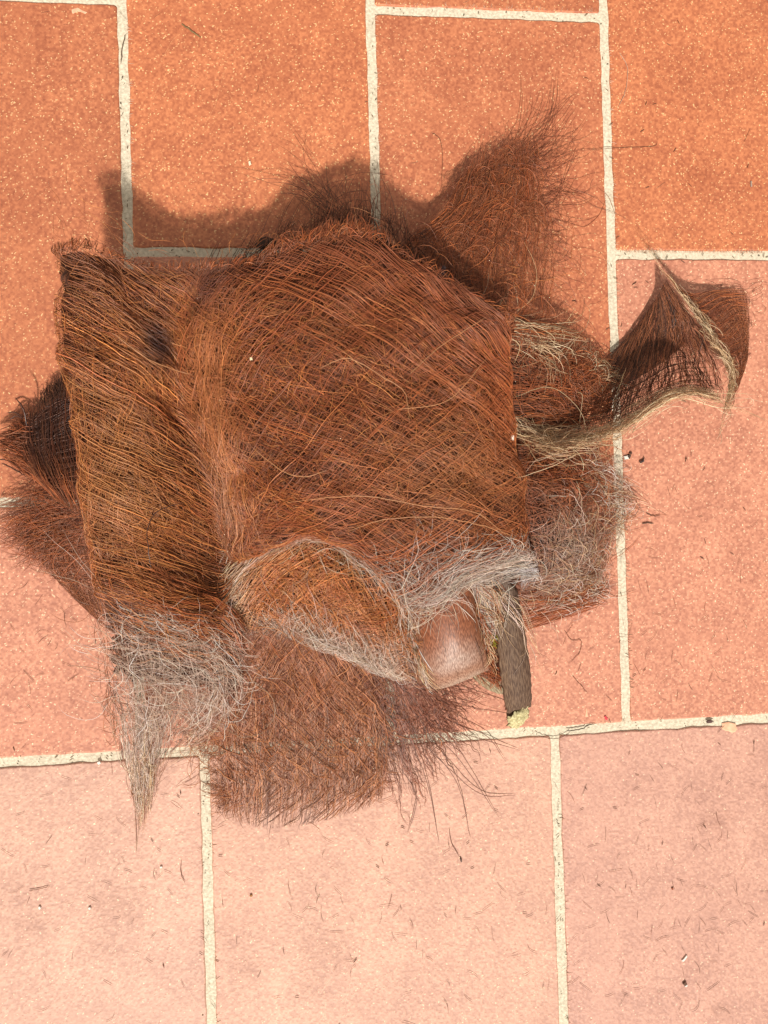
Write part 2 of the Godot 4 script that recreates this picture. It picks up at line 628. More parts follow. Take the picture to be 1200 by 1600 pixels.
func paving() -> void:
	# mortar bed with the tiles laid in it
	var mortar := StandardMaterial3D.new()
	mortar.albedo_texture = noise_tex(0.09, FastNoiseLite.TYPE_SIMPLEX_SMOOTH, 4, 512, 1.0, Color8(178, 170, 150), Color8(238, 228, 206), 5)
	mortar.heightmap_enabled = true
	mortar.heightmap_texture = noise_tex(0.16, FastNoiseLite.TYPE_CELLULAR, 2, 512, 1.0, Color.BLACK, Color.WHITE, 9)
	mortar.heightmap_scale = 0.03
	mortar.roughness = 0.9
	var st := SurfaceTool.new()
	st.begin(Mesh.PRIMITIVE_TRIANGLES)
	var nx := 230
	var nz := 260
	for j in nz + 1:
		for i in nx + 1:
			# fine mesh in the middle, wide cells towards the rim
			var a := 2.0 * i / nx - 1.0
			var b := 2.0 * j / nz - 1.0
			var x := 0.08 + a * 0.48 + pow(absf(a), 9.0) * signf(a) * 0.75
			var z := b * 0.56 + pow(absf(b), 9.0) * signf(b) * 0.75
			var y := -0.0012 + 0.0010 * fn.get_noise_2d(x * 500.0, z * 500.0) + 0.0003 * fn.get_noise_2d(x * 4000.0, z * 4000.0)
			st.set_uv(Vector2(x, z) / 0.16)
			st.add_vertex(Vector3(x, y, z))
	for j in nz:
		for i in nx:
			var k := j * (nx + 1) + i
			for t in [k, k + 1, k + nx + 1, k + 1, k + nx + 2, k + nx + 1]:
				st.add_index(t)
	st.generate_normals()
	var bed := part("paving", st.commit(), mortar, self, "structure")
	bed.set_meta("label", "sunlit terracotta paving with pale mortar joints")

	var upper := clay(Color8(186, 112, 78), 11000, Color8(255, 226, 180), 1500, Color8(120, 62, 40), 110, 0.5, 21)
	var middle := clay(Color8(192, 127, 100), 9500, Color8(255, 226, 186), 2600, Color8(130, 74, 54), 90, 0.7, 63)
	var lower := clay(Color8(198, 153, 133), 4200, Color8(255, 226, 190), 4400, Color8(150, 96, 76), 60, 1.0, 44)
	var mats := []
	for k in 7:
		var m := StandardMaterial3D.new()
		var s: Array = upper if k < 3 else (middle if k == 3 else lower)
		m.albedo_texture = s[0]
		m.albedo_color = [Color(0.98, 0.955, 0.90), Color(0.96, 0.93, 0.86), Color(1.0, 0.97, 0.88), Color(1.0, 1.0, 1.0), Color(1, 0.985, 0.97), Color(1.0, 1.0, 1.0), Color(0.97, 0.94, 0.945)][k]
		m.heightmap_enabled = true
		m.heightmap_texture = s[1]
		m.heightmap_scale = 0.03
		m.roughness = 0.66
		m.metallic_specular = 0.7
		mats.append(m)
	const P := 0.2101
	const G := 0.0040
	const EDGE := 0.1886
	for k in range(-5, 6):
		var x0 := -0.1384  + k * P
		var z := (-0.2319 if posmod(k, 2) == 0 else -0.4445) - 1.2609
		while z < EDGE - 0.01:
			var z1 := minf(z + 0.4203, EDGE)
			if z1 < -1.15:
				z += 0.4203
				continue
			var t := tile_mesh(x0 + G, x0 + P - G, maxf(z, -1.29) + G, z1 - G, rng.randfn(0.0, 0.00015))
			part("tile", t, mats[3] if z1 > 0.1 else mats[rng.randi() % 3], bed)
			z += 0.4203
	for j in 2:
		for k in range(-4, 4):
			var x0 := -0.0865 + k * 0.3025 + j * 0.13
			var t := tile_mesh(x0 + G, x0 + 0.3025 - G, EDGE + j * 0.3025 + G, EDGE + j * 0.3025 + 0.3025 - G, rng.randfn(0.0, 0.00015))
			part("tile", t, mats[6] if k == 1 and j == 0 else mats[4 + posmod(k, 2)], bed)
	# mortar smeared over the tile edges
	residue(bed)
	var smear := StandardMaterial3D.new()
	smear.albedo_texture = upper[0]
	smear.albedo_color = Color(1.0, 1.0, 1.0)
	smear.uv1_triplanar = true
	smear.uv1_scale = Vector3(4, 4, 4)
	smear.albedo_texture = noise_tex(0.12, FastNoiseLite.TYPE_SIMPLEX_SMOOTH, 3, 256, 1.0, Color8(218, 154, 124), Color8(244, 206, 172), 77)
	smear.roughness = 0.9
	for s in [[3701, 0, 1902, 3762, 0, 1894, 3834, 0, 1915, 3844, 0, 1962, 3795, 0, 1994, 3735, 0, 1973, 3688, 0, 1942], [-1792, 0, -4349, -1740, 0, -4367, -1668, 0, -4332, -1684, 0, -4315, -1751, 0, -4334, -1783, 0, -4311], [2436, 0, 1777, 2450, 0, 1687, 2465, 0, 1778]]:
		part("mortar_smear", chip(s, 0.0001, 0.0003), smear, bed)


# pale mortar dragged over the tile edges in fine streaks
func residue(bed: Node3D) -> void:
	var f := Fibres.new()
	for j in [[0.2862, 0.2862, -0.44, 0.18, 1.0, 0.0, 1.2], [0.29, 0.46, -0.2344, -0.2344, 0.0, -1.0, 1.4], [0.08, 0.277, -0.45, -0.45, 0.0, -1.0, 0.5], [-0.26, 0.46, 0.1842, 0.1842, 0.0, -1.0, 0.5], [-0.082, -0.082, 0.19, 0.46, 1.0, 0.0, 0.2], [0.2205, 0.2205, 0.19, 0.46, 1.0, 0.0, 0.2], [0.0762, 0.0762, -0.44, -0.2, 1.0, 0.0, 0.4], [-0.134, -0.134, -0.44, -0.2, 1.0, 0.0, 0.4]]:
		for k in int(150 * j[6]):
			var t := rng.randf()
			var a := Vector3(lerpf(j[0], j[1], t), 0.0002, lerpf(j[2], j[3], t))
			var way := Vector3(j[4], 0.0, j[5]).rotated(Vector3.UP, rng.randfn(0.0, 0.35)) * rng.randf_range(0.001, 0.0055)
			a -= way.normalized() * 0.001
			var b := a + way
			b.y = 0.0001
			var c := Color(0.72, 0.55, 0.42).lerp(Color(0.60, 0.36, 0.24), rng.randf())
			f.strand(PackedVector3Array([a, a.lerp(b, 0.5) + Vector3(rng.randfn(0, 0.0002), 0.0, rng.randfn(0, 0.0002)), b]), rng.randf_range(0.00012, 0.0003), PackedColorArray([c, c, c]))
	part("mortar_residue", f.mesh(), fibre_material(0.9, 0.3), bed, "stuff")


func pile() -> void:
	var strand := fibre_material(0.42, 0.6)
	var grey_mat := fibre_material(0.42, 0.5)
	var felt := StandardMaterial3D.new()
	felt.vertex_color_use_as_albedo = true
	felt.albedo_texture = noise_tex(0.05, FastNoiseLite.TYPE_SIMPLEX_SMOOTH, 4, 1024, 8.0, Color(0.45, 0.42, 0.4), Color(1, 1, 1), 12)
	felt.heightmap_enabled = true
	felt.heightmap_texture = noise_tex(0.08, FastNoiseLite.TYPE_SIMPLEX_SMOOTH, 3, 1024, 8.0, Color.BLACK, Color.WHITE, 15)
	felt.heightmap_scale = 0.12
	felt.roughness = 0.8

	var rust := [Color(0.430, 0.124, 0.042), Color(0.354, 0.097, 0.033), Color(0.505, 0.162, 0.056), Color(0.277, 0.075, 0.028)]
	var gold := [Color(0.611, 0.232, 0.066), Color(0.523, 0.181, 0.055), Color(0.437, 0.130, 0.044), Color(0.669, 0.284, 0.094)]
	var dull := [Color(0.306, 0.110, 0.048), Color(0.229, 0.077, 0.035), Color(0.370, 0.141, 0.066)]
	var grey := [Color(0.811, 0.642, 0.542), Color(0.649, 0.493, 0.410), Color(1.004, 0.837, 0.732), Color(0.583, 0.419, 0.308)]
	var straw := [Color(0.725, 0.533, 0.325), Color(0.609, 0.416, 0.247), Color(0.841, 0.650, 0.442), Color(0.493, 0.312, 0.169)]
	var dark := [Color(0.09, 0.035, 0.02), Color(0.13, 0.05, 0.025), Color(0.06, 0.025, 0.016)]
	var ash := Color(0.54, 0.43, 0.36)
	const GROUP := "sheets of palm fibre in the heap"
	var f: Fibres
	var c: Cloth

	# --- added core sheet, mostly hidden; its near-black colour stands in for contact shade
	var o := thing("fibre_sheet", "added inner fibre sheet, coloured near-black as shade in the gap under the top mat's upper edge", "fibre sheet", GROUP)
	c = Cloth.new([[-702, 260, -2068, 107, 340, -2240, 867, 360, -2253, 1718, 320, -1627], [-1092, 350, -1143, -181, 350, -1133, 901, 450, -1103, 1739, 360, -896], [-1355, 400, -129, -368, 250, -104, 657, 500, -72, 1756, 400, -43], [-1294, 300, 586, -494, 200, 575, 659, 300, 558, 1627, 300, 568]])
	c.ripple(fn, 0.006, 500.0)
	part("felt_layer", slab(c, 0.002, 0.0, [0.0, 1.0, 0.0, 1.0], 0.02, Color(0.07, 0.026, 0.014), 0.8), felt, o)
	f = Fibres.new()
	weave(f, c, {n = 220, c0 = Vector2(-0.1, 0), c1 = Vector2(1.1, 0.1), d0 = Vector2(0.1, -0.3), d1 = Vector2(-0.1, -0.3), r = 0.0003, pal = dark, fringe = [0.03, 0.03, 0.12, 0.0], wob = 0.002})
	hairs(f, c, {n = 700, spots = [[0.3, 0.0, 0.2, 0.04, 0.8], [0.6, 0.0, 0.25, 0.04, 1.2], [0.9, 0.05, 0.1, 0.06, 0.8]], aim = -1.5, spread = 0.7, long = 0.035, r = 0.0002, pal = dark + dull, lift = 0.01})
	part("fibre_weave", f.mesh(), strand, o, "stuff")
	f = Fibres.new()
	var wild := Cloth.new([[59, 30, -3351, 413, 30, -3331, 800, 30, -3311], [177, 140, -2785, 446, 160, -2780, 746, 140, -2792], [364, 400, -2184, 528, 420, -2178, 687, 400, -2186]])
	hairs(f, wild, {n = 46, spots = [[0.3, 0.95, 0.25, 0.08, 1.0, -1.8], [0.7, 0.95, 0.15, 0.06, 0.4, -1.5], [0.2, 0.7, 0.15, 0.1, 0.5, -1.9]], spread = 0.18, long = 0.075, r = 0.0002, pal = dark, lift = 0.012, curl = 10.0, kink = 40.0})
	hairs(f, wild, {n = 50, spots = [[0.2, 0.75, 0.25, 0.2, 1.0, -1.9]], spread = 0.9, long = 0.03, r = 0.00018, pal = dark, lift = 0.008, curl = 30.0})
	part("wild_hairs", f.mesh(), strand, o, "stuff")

	# --- sheet lying lowest, its cut edge nearest the viewer
	o = thing("fibre_sheet", "thin brown fibre sheet lying flat with a straight cut bristly edge", "fibre sheet", GROUP)
	c = Cloth.new([[-742, 350, 833, -384, 400, 791, -29, 420, 803, 327, 400, 898, 701, 350, 1104], [-782, 300, 1172, -422, 360, 1153, -65, 380, 1166, 294, 340, 1268, 674, 280, 1378], [-786, 220, 1550, -421, 280, 1530, -71, 300, 1544, 289, 260, 1599, 658, 200, 1660], [-772, 140, 1885, -415, 200, 1889, -60, 220, 1904, 299, 180, 1937, 641, 120, 1974], [-736, 70, 2199, -386, 120, 2231, -43, 140, 2247, 305, 110, 2236, 624, 60, 2218], [-714, 30, 2443, -397, 60, 2518, -77, 80, 2521, 274, 60, 2472, 589, 30, 2405]])
	c.ripple(fn, 0.004, 500.0)
	f = Fibres.new()
	var tone := [[0.3, 0.97, 0.07, 0.08, 0.7, Color(0.10, 0.05, 0.05)], [0.52, 0.98, 0.05, 0.08, 0.7, Color(0.09, 0.05, 0.05)], [0.45, 1.02, 0.7, 0.07, 0.6, Color(0.13, 0.05, 0.035)]]
	var red := [Color(0.44, 0.165, 0.062), Color(0.36, 0.125, 0.045), Color(0.52, 0.215, 0.085), Color(0.27, 0.09, 0.036)]
	weave(f, c, {n = 165, c0 = Vector2(0.0, 0.8), c1 = Vector2(1.02, 0.8), d0 = Vector2(-0.03, 0.5), d1 = Vector2(0.03, 0.5), r = 0.00033, pal = red, box = [0.0, 1.0, 0.35, 1.0], fringe = [0.04, 0.1, 0.3, 0.03], wob = 0.0014, lift = 0.001, tones = tone, spread = 0.08})
	weave(f, c, {n = 260, c0 = Vector2(0.0, -0.1), c1 = Vector2(0.85, 1.2), d0 = Vector2(0.55, -0.62), d1 = Vector2(0.5, -0.5), r = 0.00031, pal = red, fringe = [0.04, 0.02, 0.0, 0.0], wob = 0.0018, keep = 0.6, tones = tone, bend = 0.09, loft = 0.0014, spread = 0.08, lift = 0.0008})
	weave(f, c, {n = 260, c0 = Vector2(0.05, 0.85), c1 = Vector2(1.0, -0.1), d0 = Vector2(0.5, 0.4), d1 = Vector2(0.45, 0.46), r = 0.0003, pal = red, fringe = [0.05, 0.05, 0.0, 0.0], wob = 0.002, keep = 0.6, tones = tone, loft = 0.0016, box = [0.0, 1.0, 0.0, 0.75], lift = 0.0012, spread = 0.07})
	hairs(f, c, {n = 600, spots = [[0.4, 0.25, 0.5, 0.3, 1.0], [0.3, 0.6, 0.4, 0.25, 0.6]], aim = 1.3, spread = 1.2, long = 0.026, r = 0.00024, pal = red, lift = 0.004, tones = tone})
	part("fibre_weave", f.mesh(), strand, o, "stuff")
	f = Fibres.new()
	hairs(f, c, {n = 260, spots = [[0.0, 0.55, 0.04, 0.3, 1.0, 3.0], [0.04, 0.85, 0.05, 0.1, 0.6, 2.5], [1.0, 0.6, 0.05, 0.3, 0.8, 0.6]], spread = 0.6, long = 0.014, r = 0.0002, pal = red, lift = 0.003})
	part("frayed_edge", f.mesh(), strand, o, "stuff")
	part("torn_flake", chip([-695, 0, 2016, -643, 0, 2051, -613, 0, 2107, -656, 0, 2136, -697, 0, 2080], 0.006, 0.001), strand_plain(Color(0.10, 0.045, 0.025)), o)

	# --- open mesh of coarse bristles, right of the cut sheet
	o = thing("fibre_sheet", "open see-through net of coarse dark bristles fanning out below the wooden stub", "fibre sheet", GROUP)
	c = Cloth.new([[561, 300, 1184, 878, 300, 1252, 1208, 240, 1343], [534, 180, 1578, 883, 180, 1623, 1260, 120, 1641], [584, 90, 1980, 856, 90, 2023, 1207, 50, 1973]])
	f = Fibres.new()
	var bristle := [Color(0.240, 0.077, 0.040), Color(0.180, 0.055, 0.028), Color(0.324, 0.110, 0.055)]
	weave(f, c, {n = 105, c0 = Vector2(-0.3, 0.9), c1 = Vector2(0.9, 0.35), d0 = Vector2(0.35, 1.1), d1 = Vector2(0.75, 0.8), r = 0.00033, pal = bristle, fringe = [0.0, 0.9, 0.0, 0.95], wob = 0.0016, lift = 0.001, spread = 0.09, step = 0.004})
	weave(f, c, {n = 60, c0 = Vector2(0.1, -0.1), c1 = Vector2(0.5, 1.25), d0 = Vector2(0.55, -0.35), d1 = Vector2(0.6, -0.3), r = 0.00024, pal = bristle, fringe = [0.1, 0.15, 0.0, 0.3], wob = 0.002, spread = 0.1, keep = 0.7, bend = 0.05})
	weave(f, c, {n = 60, c0 = Vector2(0.0, 0.3), c1 = Vector2(0.9, 0.3), d0 = Vector2(-0.1, 0.6), d1 = Vector2(0.25, 0.5), r = 0.00024, pal = bristle, fringe = [0.1, 0.12, 0.0, 0.5], wob = 0.0026, spread = 0.12, keep = 0.7, bend = 0.05})
	hairs(f, c, {n = 190, spots = [[0.9, 0.25, 0.25, 0.3, 1.0], [0.5, 0.7, 0.4, 0.3, 1.0], [0.2, 0.3, 0.3, 0.3, 1.0]], aim = 0.6, spread = 0.9, long = 0.034, r = 0.0002, pal = bristle, lift = 0.004, curl = 50.0})
	part("fibre_weave", f.mesh(), strand, o, "stuff")
	for s in [[751, 150, 1650, 1132, 80, 2069, 1468, 30, 2380, 1778, 10, 2423], [858, 120, 1825, 1008, 60, 2259, 1101, 10, 2781], [915, 140, 1661, 1299, 80, 2079, 1630, 10, 2602], [640, 100, 1926, 906, 60, 2334, 831, 10, 2691], [967, 200, 1462, 1412, 140, 1606, 1844, 80, 1715], [996, 100, 1892, 1271, 50, 2278, 1376, 10, 2767], [943, 120, 1722, 1354, 60, 1858, 1836, 10, 2032], [1144, 100, 1574, 1264, 80, 1749, 1538, 40, 1884, 1705, 20, 2121]]:
		part("stray_bristle", one_strand(s, 0.00036, Color(0.17, 0.06, 0.035)), strand, o)

	# --- left flaps
	o = thing("fibre_sheet", "shaded brown fibre flap with a frayed split end under the left fold", "fibre sheet", GROUP)
	c = Cloth.new([[-2222, 120, -910, -2081, 150, -982, -1921, 180, -1068, -1668, 220, -1146], [-2211, 260, -663, -2058, 280, -658, -1897, 290, -705, -1628, 320, -747], [-2119, 330, -478, -1971, 390, -406, -1807, 410, -401, -1581, 440, -434], [-1950, 340, -308, -1844, 380, -203, -1743, 400, -160, -1564, 440, -159]])
	f = Fibres.new()
	part("felt_layer", slab(c, 0.001, 0.0015, [0.1, 1.0, 0.0, 0.9], 0.04, Color(0.12, 0.04, 0.022), 1.4, 30, 30), felt, o)
	weave(f, c, {n = 110, c0 = Vector2(-0.05, 0.5), c1 = Vector2(1.0, 0.5), d0 = Vector2(0.25, 0.6), d1 = Vector2(-0.05, 0.6), r = 0.00028, pal = dull + rust, tones = [[0.55, 0.15, 0.7, 0.5, 1.0, Color(0.07, 0.025, 0.018)]], fringe = [0.05, 0, 0.12, 0.04], wob = 0.001, lift = 0.001})  # these tones paint shade over the flap's upper part, here and below
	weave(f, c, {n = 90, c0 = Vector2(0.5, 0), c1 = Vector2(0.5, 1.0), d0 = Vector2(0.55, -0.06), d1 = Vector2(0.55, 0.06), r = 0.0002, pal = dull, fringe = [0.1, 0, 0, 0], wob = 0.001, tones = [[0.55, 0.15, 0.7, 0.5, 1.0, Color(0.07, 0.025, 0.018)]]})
	hairs(f, c, {n = 420, spots = [[0.05, 0.45, 0.1, 0.3, 1.0, 3.3], [0.1, 0.2, 0.1, 0.15, 0.6, 3.5]], spread = 0.35, long = 0.03, r = 0.00022, pal = rust + dull, lift = 0.004, curl = 18.0})
	hairs(f, c, {n = 200, spots = [[0.7, 0.0, 0.3, 0.04, 1.0, -1.5]], spread = 0.35, long = 0.012, r = 0.00022, pal = dark, lift = 0.004, curl = 18.0})
	part("fibre_weave", f.mesh(), strand, o, "stuff")
	for s in [[-2161, 220, -845, -2165, 260, -942, -2186, 280, -1005, -2229, 280, -1067], [-2334, 140, -961, -2277, 160, -962, -2205, 170, -919], [-2315, 140, -909, -2258, 160, -931, -2196, 170, -903], [-2385, 240, -582, -2284, 280, -561, -2201, 300, -507, -2105, 330, -443], [-2386, 200, -733, -2279, 260, -664, -2180, 300, -567], [-2347, 240, -545, -2256, 280, -500, -2147, 320, -434]]:
		part("dark_splinter", one_strand(s, 0.0007, Color(0.075, 0.03, 0.02), 0.1), strand, o)

	o = thing("fibre_sheet", "hairy brown fibre flap on the paving below the split left flap", "fibre sheet", GROUP)
	c = Cloth.new([[-2333, 80, -161, -2106, 160, -231, -1858, 240, -273, -1533, 350, -287], [-2269, 60, 50, -2046, 130, 3, -1825, 200, -16, -1537, 300, -34], [-2102, 50, 291, -1932, 110, 268, -1763, 180, 270, -1514, 280, 274], [-1960, 30, 471, -1848, 70, 503, -1725, 120, 556, -1516, 200, 613], [-1771, 30, 673, -1706, 50, 726, -1636, 90, 787, -1482, 150, 854]])
	f = Fibres.new()
	weave(f, c, {n = 95, c0 = Vector2(0.5, 0), c1 = Vector2(0.5, 1.0), d0 = Vector2(0.6, -0.1), d1 = Vector2(0.6, 0.1), r = 0.00025, pal = dull, fringe = [0.1, 0, 0, 0.02], wob = 0.0008, spread = 0.06})
	weave(f, c, {n = 60, c0 = Vector2(0.0, 0.6), c1 = Vector2(1.0, 0.6), d0 = Vector2(0.06, 0.6), d1 = Vector2(0.06, 0.6), r = 0.00025, pal = dull, fringe = [0.02, 0, 0, 0.05], wob = 0.0008, spread = 0.06})
	hairs(f, c, {n = 800, spots = [[0.42, 0.1, 0.28, 0.16, 1.2, 3.3], [0.35, 0.3, 0.2, 0.16, 0.9, 2.9], [0.6, 0.35, 0.3, 0.25, 0.8, 3.0]], spread = 0.4, long = 0.034, r = 0.00017, pal = dull + rust, lift = 0.007, curl = 22.0})
	part("fibre_weave", f.mesh(), strand, o, "stuff")

	# --- right side
	o = thing("fibre_sheet", "thin brown net sheet with long wispy dark hairs at its far corner", "fibre sheet", GROUP)
	c = Cloth.new([[1443, 180, -2939, 1574, 180, -3029, 1727, 180, -3086, 1923, 150, -3170, 2120, 120, -3222], [1237, 280, -2552, 1428, 290, -2621, 1650, 280, -2665, 1900, 240, -2712, 2153, 150, -2740], [797, 360, -2200, 1129, 380, -2221, 1451, 380, -2234, 1787, 340, -2250, 2189, 200, -2245], [711, 460, -1777, 1047, 480, -1771, 1415, 480, -1744, 1744, 440, -1718, 2150, 300, -1684], [856, 460, -1413, 1167, 480, -1407, 1457, 480, -1405, 1702, 460, -1408, 1979, 400, -1419]])
	c.ripple(fn, 0.004, 500.0)
	f = Fibres.new()
	weave(f, c, {n = 190, c0 = Vector2(0.0, 0.5), c1 = Vector2(1.02, 0.5), d0 = Vector2(0.03, 0.6), d1 = Vector2(-0.02, 0.6), r = 0.00022, pal = dull + rust, fringe = [0, 0.02, 0.06, 0], wob = 0.0022, lift = 0.001, spread = 0.09, loft = 0.0015})
	weave(f, c, {n = 120, c0 = Vector2(0.5, 0), c1 = Vector2(0.5, 1), d0 = Vector2(0.55, -0.05), d1 = Vector2(0.55, 0.0), r = 0.0002, pal = dull, fringe = [0.06, 0.03, 0.05, 0], wob = 0.0022, spread = 0.12})
	hairs(f, c, {n = 1150, spots = [[0.6, 0.6, 0.35, 0.35, 1.0], [0.55, 0.25, 0.4, 0.2, 0.6]], aim = -1.5, spread = 0.7, long = 0.032, r = 0.00019, pal = rust + dull, lift = 0.005})
	hairs(f, c, {n = 240, spots = [[0.6, 0.85, 0.3, 0.08, 1.0]], aim = 0.25, spread = 0.35, long = 0.055, r = 0.0002, pal = straw + rust, lift = 0.008, curl = 20.0})
	part("fibre_weave", f.mesh(), strand, o, "stuff")
	f = Fibres.new()
	hairs(f, c, {n = 110, spots = [[0.5, 0.05, 0.3, 0.06, 0.5, -0.15], [0.85, 0.1, 0.12, 0.1, 1.2, -0.2], [0.95, 0.28, 0.08, 0.1, 0.4, -0.35]], spread = 0.16, long = 0.085, r = 0.0002, pal = bristle, lift = 0.006, curl = 6.0, kink = 40.0})
	hairs(f, c, {n = 90, spots = [[1.0, 0.5, 0.03, 0.4, 1.0, -0.2]], spread = 0.8, long = 0.02, r = 0.00018, pal = bristle, lift = 0.004})
	hairs(f, c, {n = 60, spots = [[0.05, 0.1, 0.15, 0.15, 1.0, -2.2]], spread = 0.6, long = 0.025, r = 0.00018, pal = bristle, lift = 0.004})
	part("wispy_hairs", f.mesh(), strand, o, "stuff")

	o = thing("fibre_sheet", "small brown fibre sheet wedged between the top mat and the curled flap", "fibre sheet", GROUP)
	c = Cloth.new([[1696, 300, -1632, 2083, 280, -1472, 2417, 200, -1416, 2697, 100, -1284], [1634, 400, -1315, 2050, 360, -1213, 2353, 280, -1171, 2680, 160, -1133], [1611, 450, -990, 2001, 400, -940, 2336, 300, -896, 2666, 180, -952], [1630, 450, -727, 2022, 400, -726, 2331, 300, -722, 2640, 160, -789]])
	f = Fibres.new()
	part("felt_layer", slab(c, 0.001, 0.002, [0.0, 0.75, 0.1, 1.0], 0.05, Color(0.10, 0.035, 0.02), 0.3, 30, 30), felt, o)
	weave(f, c, {n = 150, c0 = Vector2(0.5, -0.05), c1 = Vector2(0.5, 1.0), d0 = Vector2(0.55, -0.02), d1 = Vector2(0.55, -0.12), r = 0.00022, pal = rust + dull, fringe = [0, 0.15, 0.03, 0], wob = 0.002, spread = 0.12, lift = 0.001})
	hairs(f, c, {n = 900, spots = [[0.5, 0.4, 0.45, 0.4, 1.0]], aim = -0.3, spread = 1.0, long = 0.028, r = 0.0002, pal = rust + dull, lift = 0.005})
	hairs(f, c, {n = 260, spots = [[0.9, 0.2, 0.15, 0.2, 1.0, -0.6], [0.6, 0.05, 0.25, 0.08, 0.6, -1.2]], spread = 0.5, long = 0.022, r = 0.00018, pal = dull + straw, lift = 0.005})
	hairs(f, c, {n = 110, spots = [[0.25, 0.08, 0.18, 0.08, 1.0, 0.3]], spread = 0.4, long = 0.034, r = 0.0002, pal = straw, lift = 0.008})
	part("fibre_weave", f.mesh(), strand, o, "stuff")

	o = thing("fibre_sheet", "curled fibre flap with pale fuzzy edges standing up off the paving on the right", "fibre sheet", GROUP)
	c = Cloth.new([[1738, 450, -778, 2041, 500, -609, 2373, 550, -598, 2681, 600, -702, 3078, 640, -930, 3454, 650, -882], [1954, 280, -904, 2236, 260, -821, 2553, 240, -818, 2870, 240, -924, 3260, 280, -1106, 3521, 540, -1068], [2175, 120, -1035, 2447, 80, -1037, 2722, 50, -1095, 3022, 50, -1262, 3305, 90, -1422, 3469, 460, -1396], [2611, 40, -1155, 2732, 40, -1267, 2884, 40, -1408, 3093, 50, -1604, 3285, 90, -1707, 3367, 360, -1693], [2711, 30, -1383, 2874, 30, -1524, 3029, 40, -1692, 3156, 60, -1858, 3214, 120, -1954, 3198, 260, -2030]])
	f = Fibres.new()
	weave(f, c, {n = 130, c0 = Vector2(0.5, 0), c1 = Vector2(0.5, 1), d0 = Vector2(0.55, 0), d1 = Vector2(0.55, 0.0), r = 0.00022, pal = dull + dark, fringe = [0, 0, 0, 0.04], wob = 0.0009, spread = 0.05})  # dark fibres mixed in to paint the shade inside the curl
	weave(f, c, {n = 170, c0 = Vector2(0.1, 0.5), c1 = Vector2(1, 0.5), d0 = Vector2(0, 0.55), d1 = Vector2(0, 0.55), r = 0.00022, pal = dull + dark, fringe = [0, 0, 0, 0.04], wob = 0.0009, spread = 0.05, lift = 0.001})
	weave(f, c, {n = 200, c0 = Vector2(0.45, 0.5), c1 = Vector2(1, 0.6), d0 = Vector2(0.1, 0.5), d1 = Vector2(0, 0.4), r = 0.00022, pal = dull + dark, fringe = [0, 0, 0, 0.02], box = [0.4, 1.0, 0.12, 1.0], wob = 0.0014, spread = 0.2, lift = 0.001})
	part("fibre_weave", f.mesh(), strand, o, "stuff")
	var c2 := Cloth.new([[3177, 280, -2046, 3357, 380, -1699, 3465, 480, -1419, 3552, 570, -1132, 3470, 640, -873], [3408, 180, -1920, 3591, 240, -1668, 3696, 300, -1430, 3746, 370, -1195, 3636, 460, -973], [3687, 80, -1966, 3839, 120, -1812, 3916, 160, -1574, 3901, 210, -1308, 3781, 280, -1061], [4049, 40, -1995, 4061, 50, -1830, 4030, 70, -1623, 3998, 90, -1389, 3882, 150, -1133]])
	f = Fibres.new()
	weave(f, c2, {n = 120, c0 = Vector2(0.5, 0), c1 = Vector2(0.5, 1), d0 = Vector2(0.55, 0), d1 = Vector2(0.55, 0.0), r = 0.0002, pal = dull, fringe = [0.03, 0, 0, 0.03], wob = 0.0009, spread = 0.08})
	weave(f, c2, {n = 170, c0 = Vector2(0, 0.5), c1 = Vector2(1, 0.5), d0 = Vector2(-0.05, 0.55), d1 = Vector2(0.05, 0.55), r = 0.0002, pal = dull + rust, fringe = [0.03, 0, 0, 0.06], wob = 0.0009, spread = 0.08, lift = 0.0008})
	hairs(f, c2, {n = 300, spots = [[0.5, 0.6, 0.5, 0.5, 1.0]], aim = 1.2, spread = 1.2, long = 0.016, r = 0.00018, pal = dull, lift = 0.002})
	part("folded_flap", f.mesh(), strand, o, "stuff")
	f = Fibres.new()
	weave(f, c, {n = 60, c0 = Vector2(0.5, -0.02), c1 = Vector2(0.5, 0.1), d0 = Vector2(0.55, 0), d1 = Vector2(0.55, 0.0), r = 0.00021, pal = straw, box = [0.0, 1.0, -0.1, 0.3], wob = 0.0022, spread = 0.025, lift = 0.002, loft = 0.002, keep = 0.6})
	hairs(f, c, {n = 430, spots = [[0.2, 0.0, 0.22, 0.1, 1.4, 0.2], [0.65, 0.04, 0.3, 0.10, 0.9, -0.3]], spread = 0.55, both = 0.4, long = 0.042, r = 0.0002, pal = straw, lift = 0.007, curl = 45.0})
	weave(f, c2, {n = 42, c0 = Vector2(0.5, -0.03), c1 = Vector2(0.5, 0.09), d0 = Vector2(0.52, 0), d1 = Vector2(0.52, 0.0), r = 0.00021, pal = straw, box = [0.0, 1.0, -0.1, 0.3], wob = 0.0018, spread = 0.03, lift = 0.001, loft = 0.002, keep = 0.6})
	hairs(f, c2, {n = 330, spots = [[0.75, 0.05, 0.3, 0.07, 1.0, 0.0], [0.35, 0.05, 0.3, 0.08, 0.7, 0.2]], spread = 0.6, both = 0.5, long = 0.022, r = 0.00019, pal = straw, lift = 0.005, curl = 60.0})
	part("fuzzy_edge", f.mesh(), grey_mat, o, "stuff")
	for s in [[2703, 200, -904, 2713, 300, -1054, 2766, 350, -1235], [2323, 400, -732, 2323, 500, -973, 2281, 500, -1015], [3230, 200, -1120, 3368, 300, -1167, 3397, 340, -1269], [1744, 550, -972, 2023, 600, -1038, 2274, 550, -861, 2384, 450, -608]]:
		part("stray_hair", one_strand(s, 0.00028, Color(0.42, 0.30, 0.16)), strand, o)

	o = thing("fibre_sheet", "brown and ash-grey fibre sheet fraying out on the right below the curled flap", "fibre sheet", GROUP)
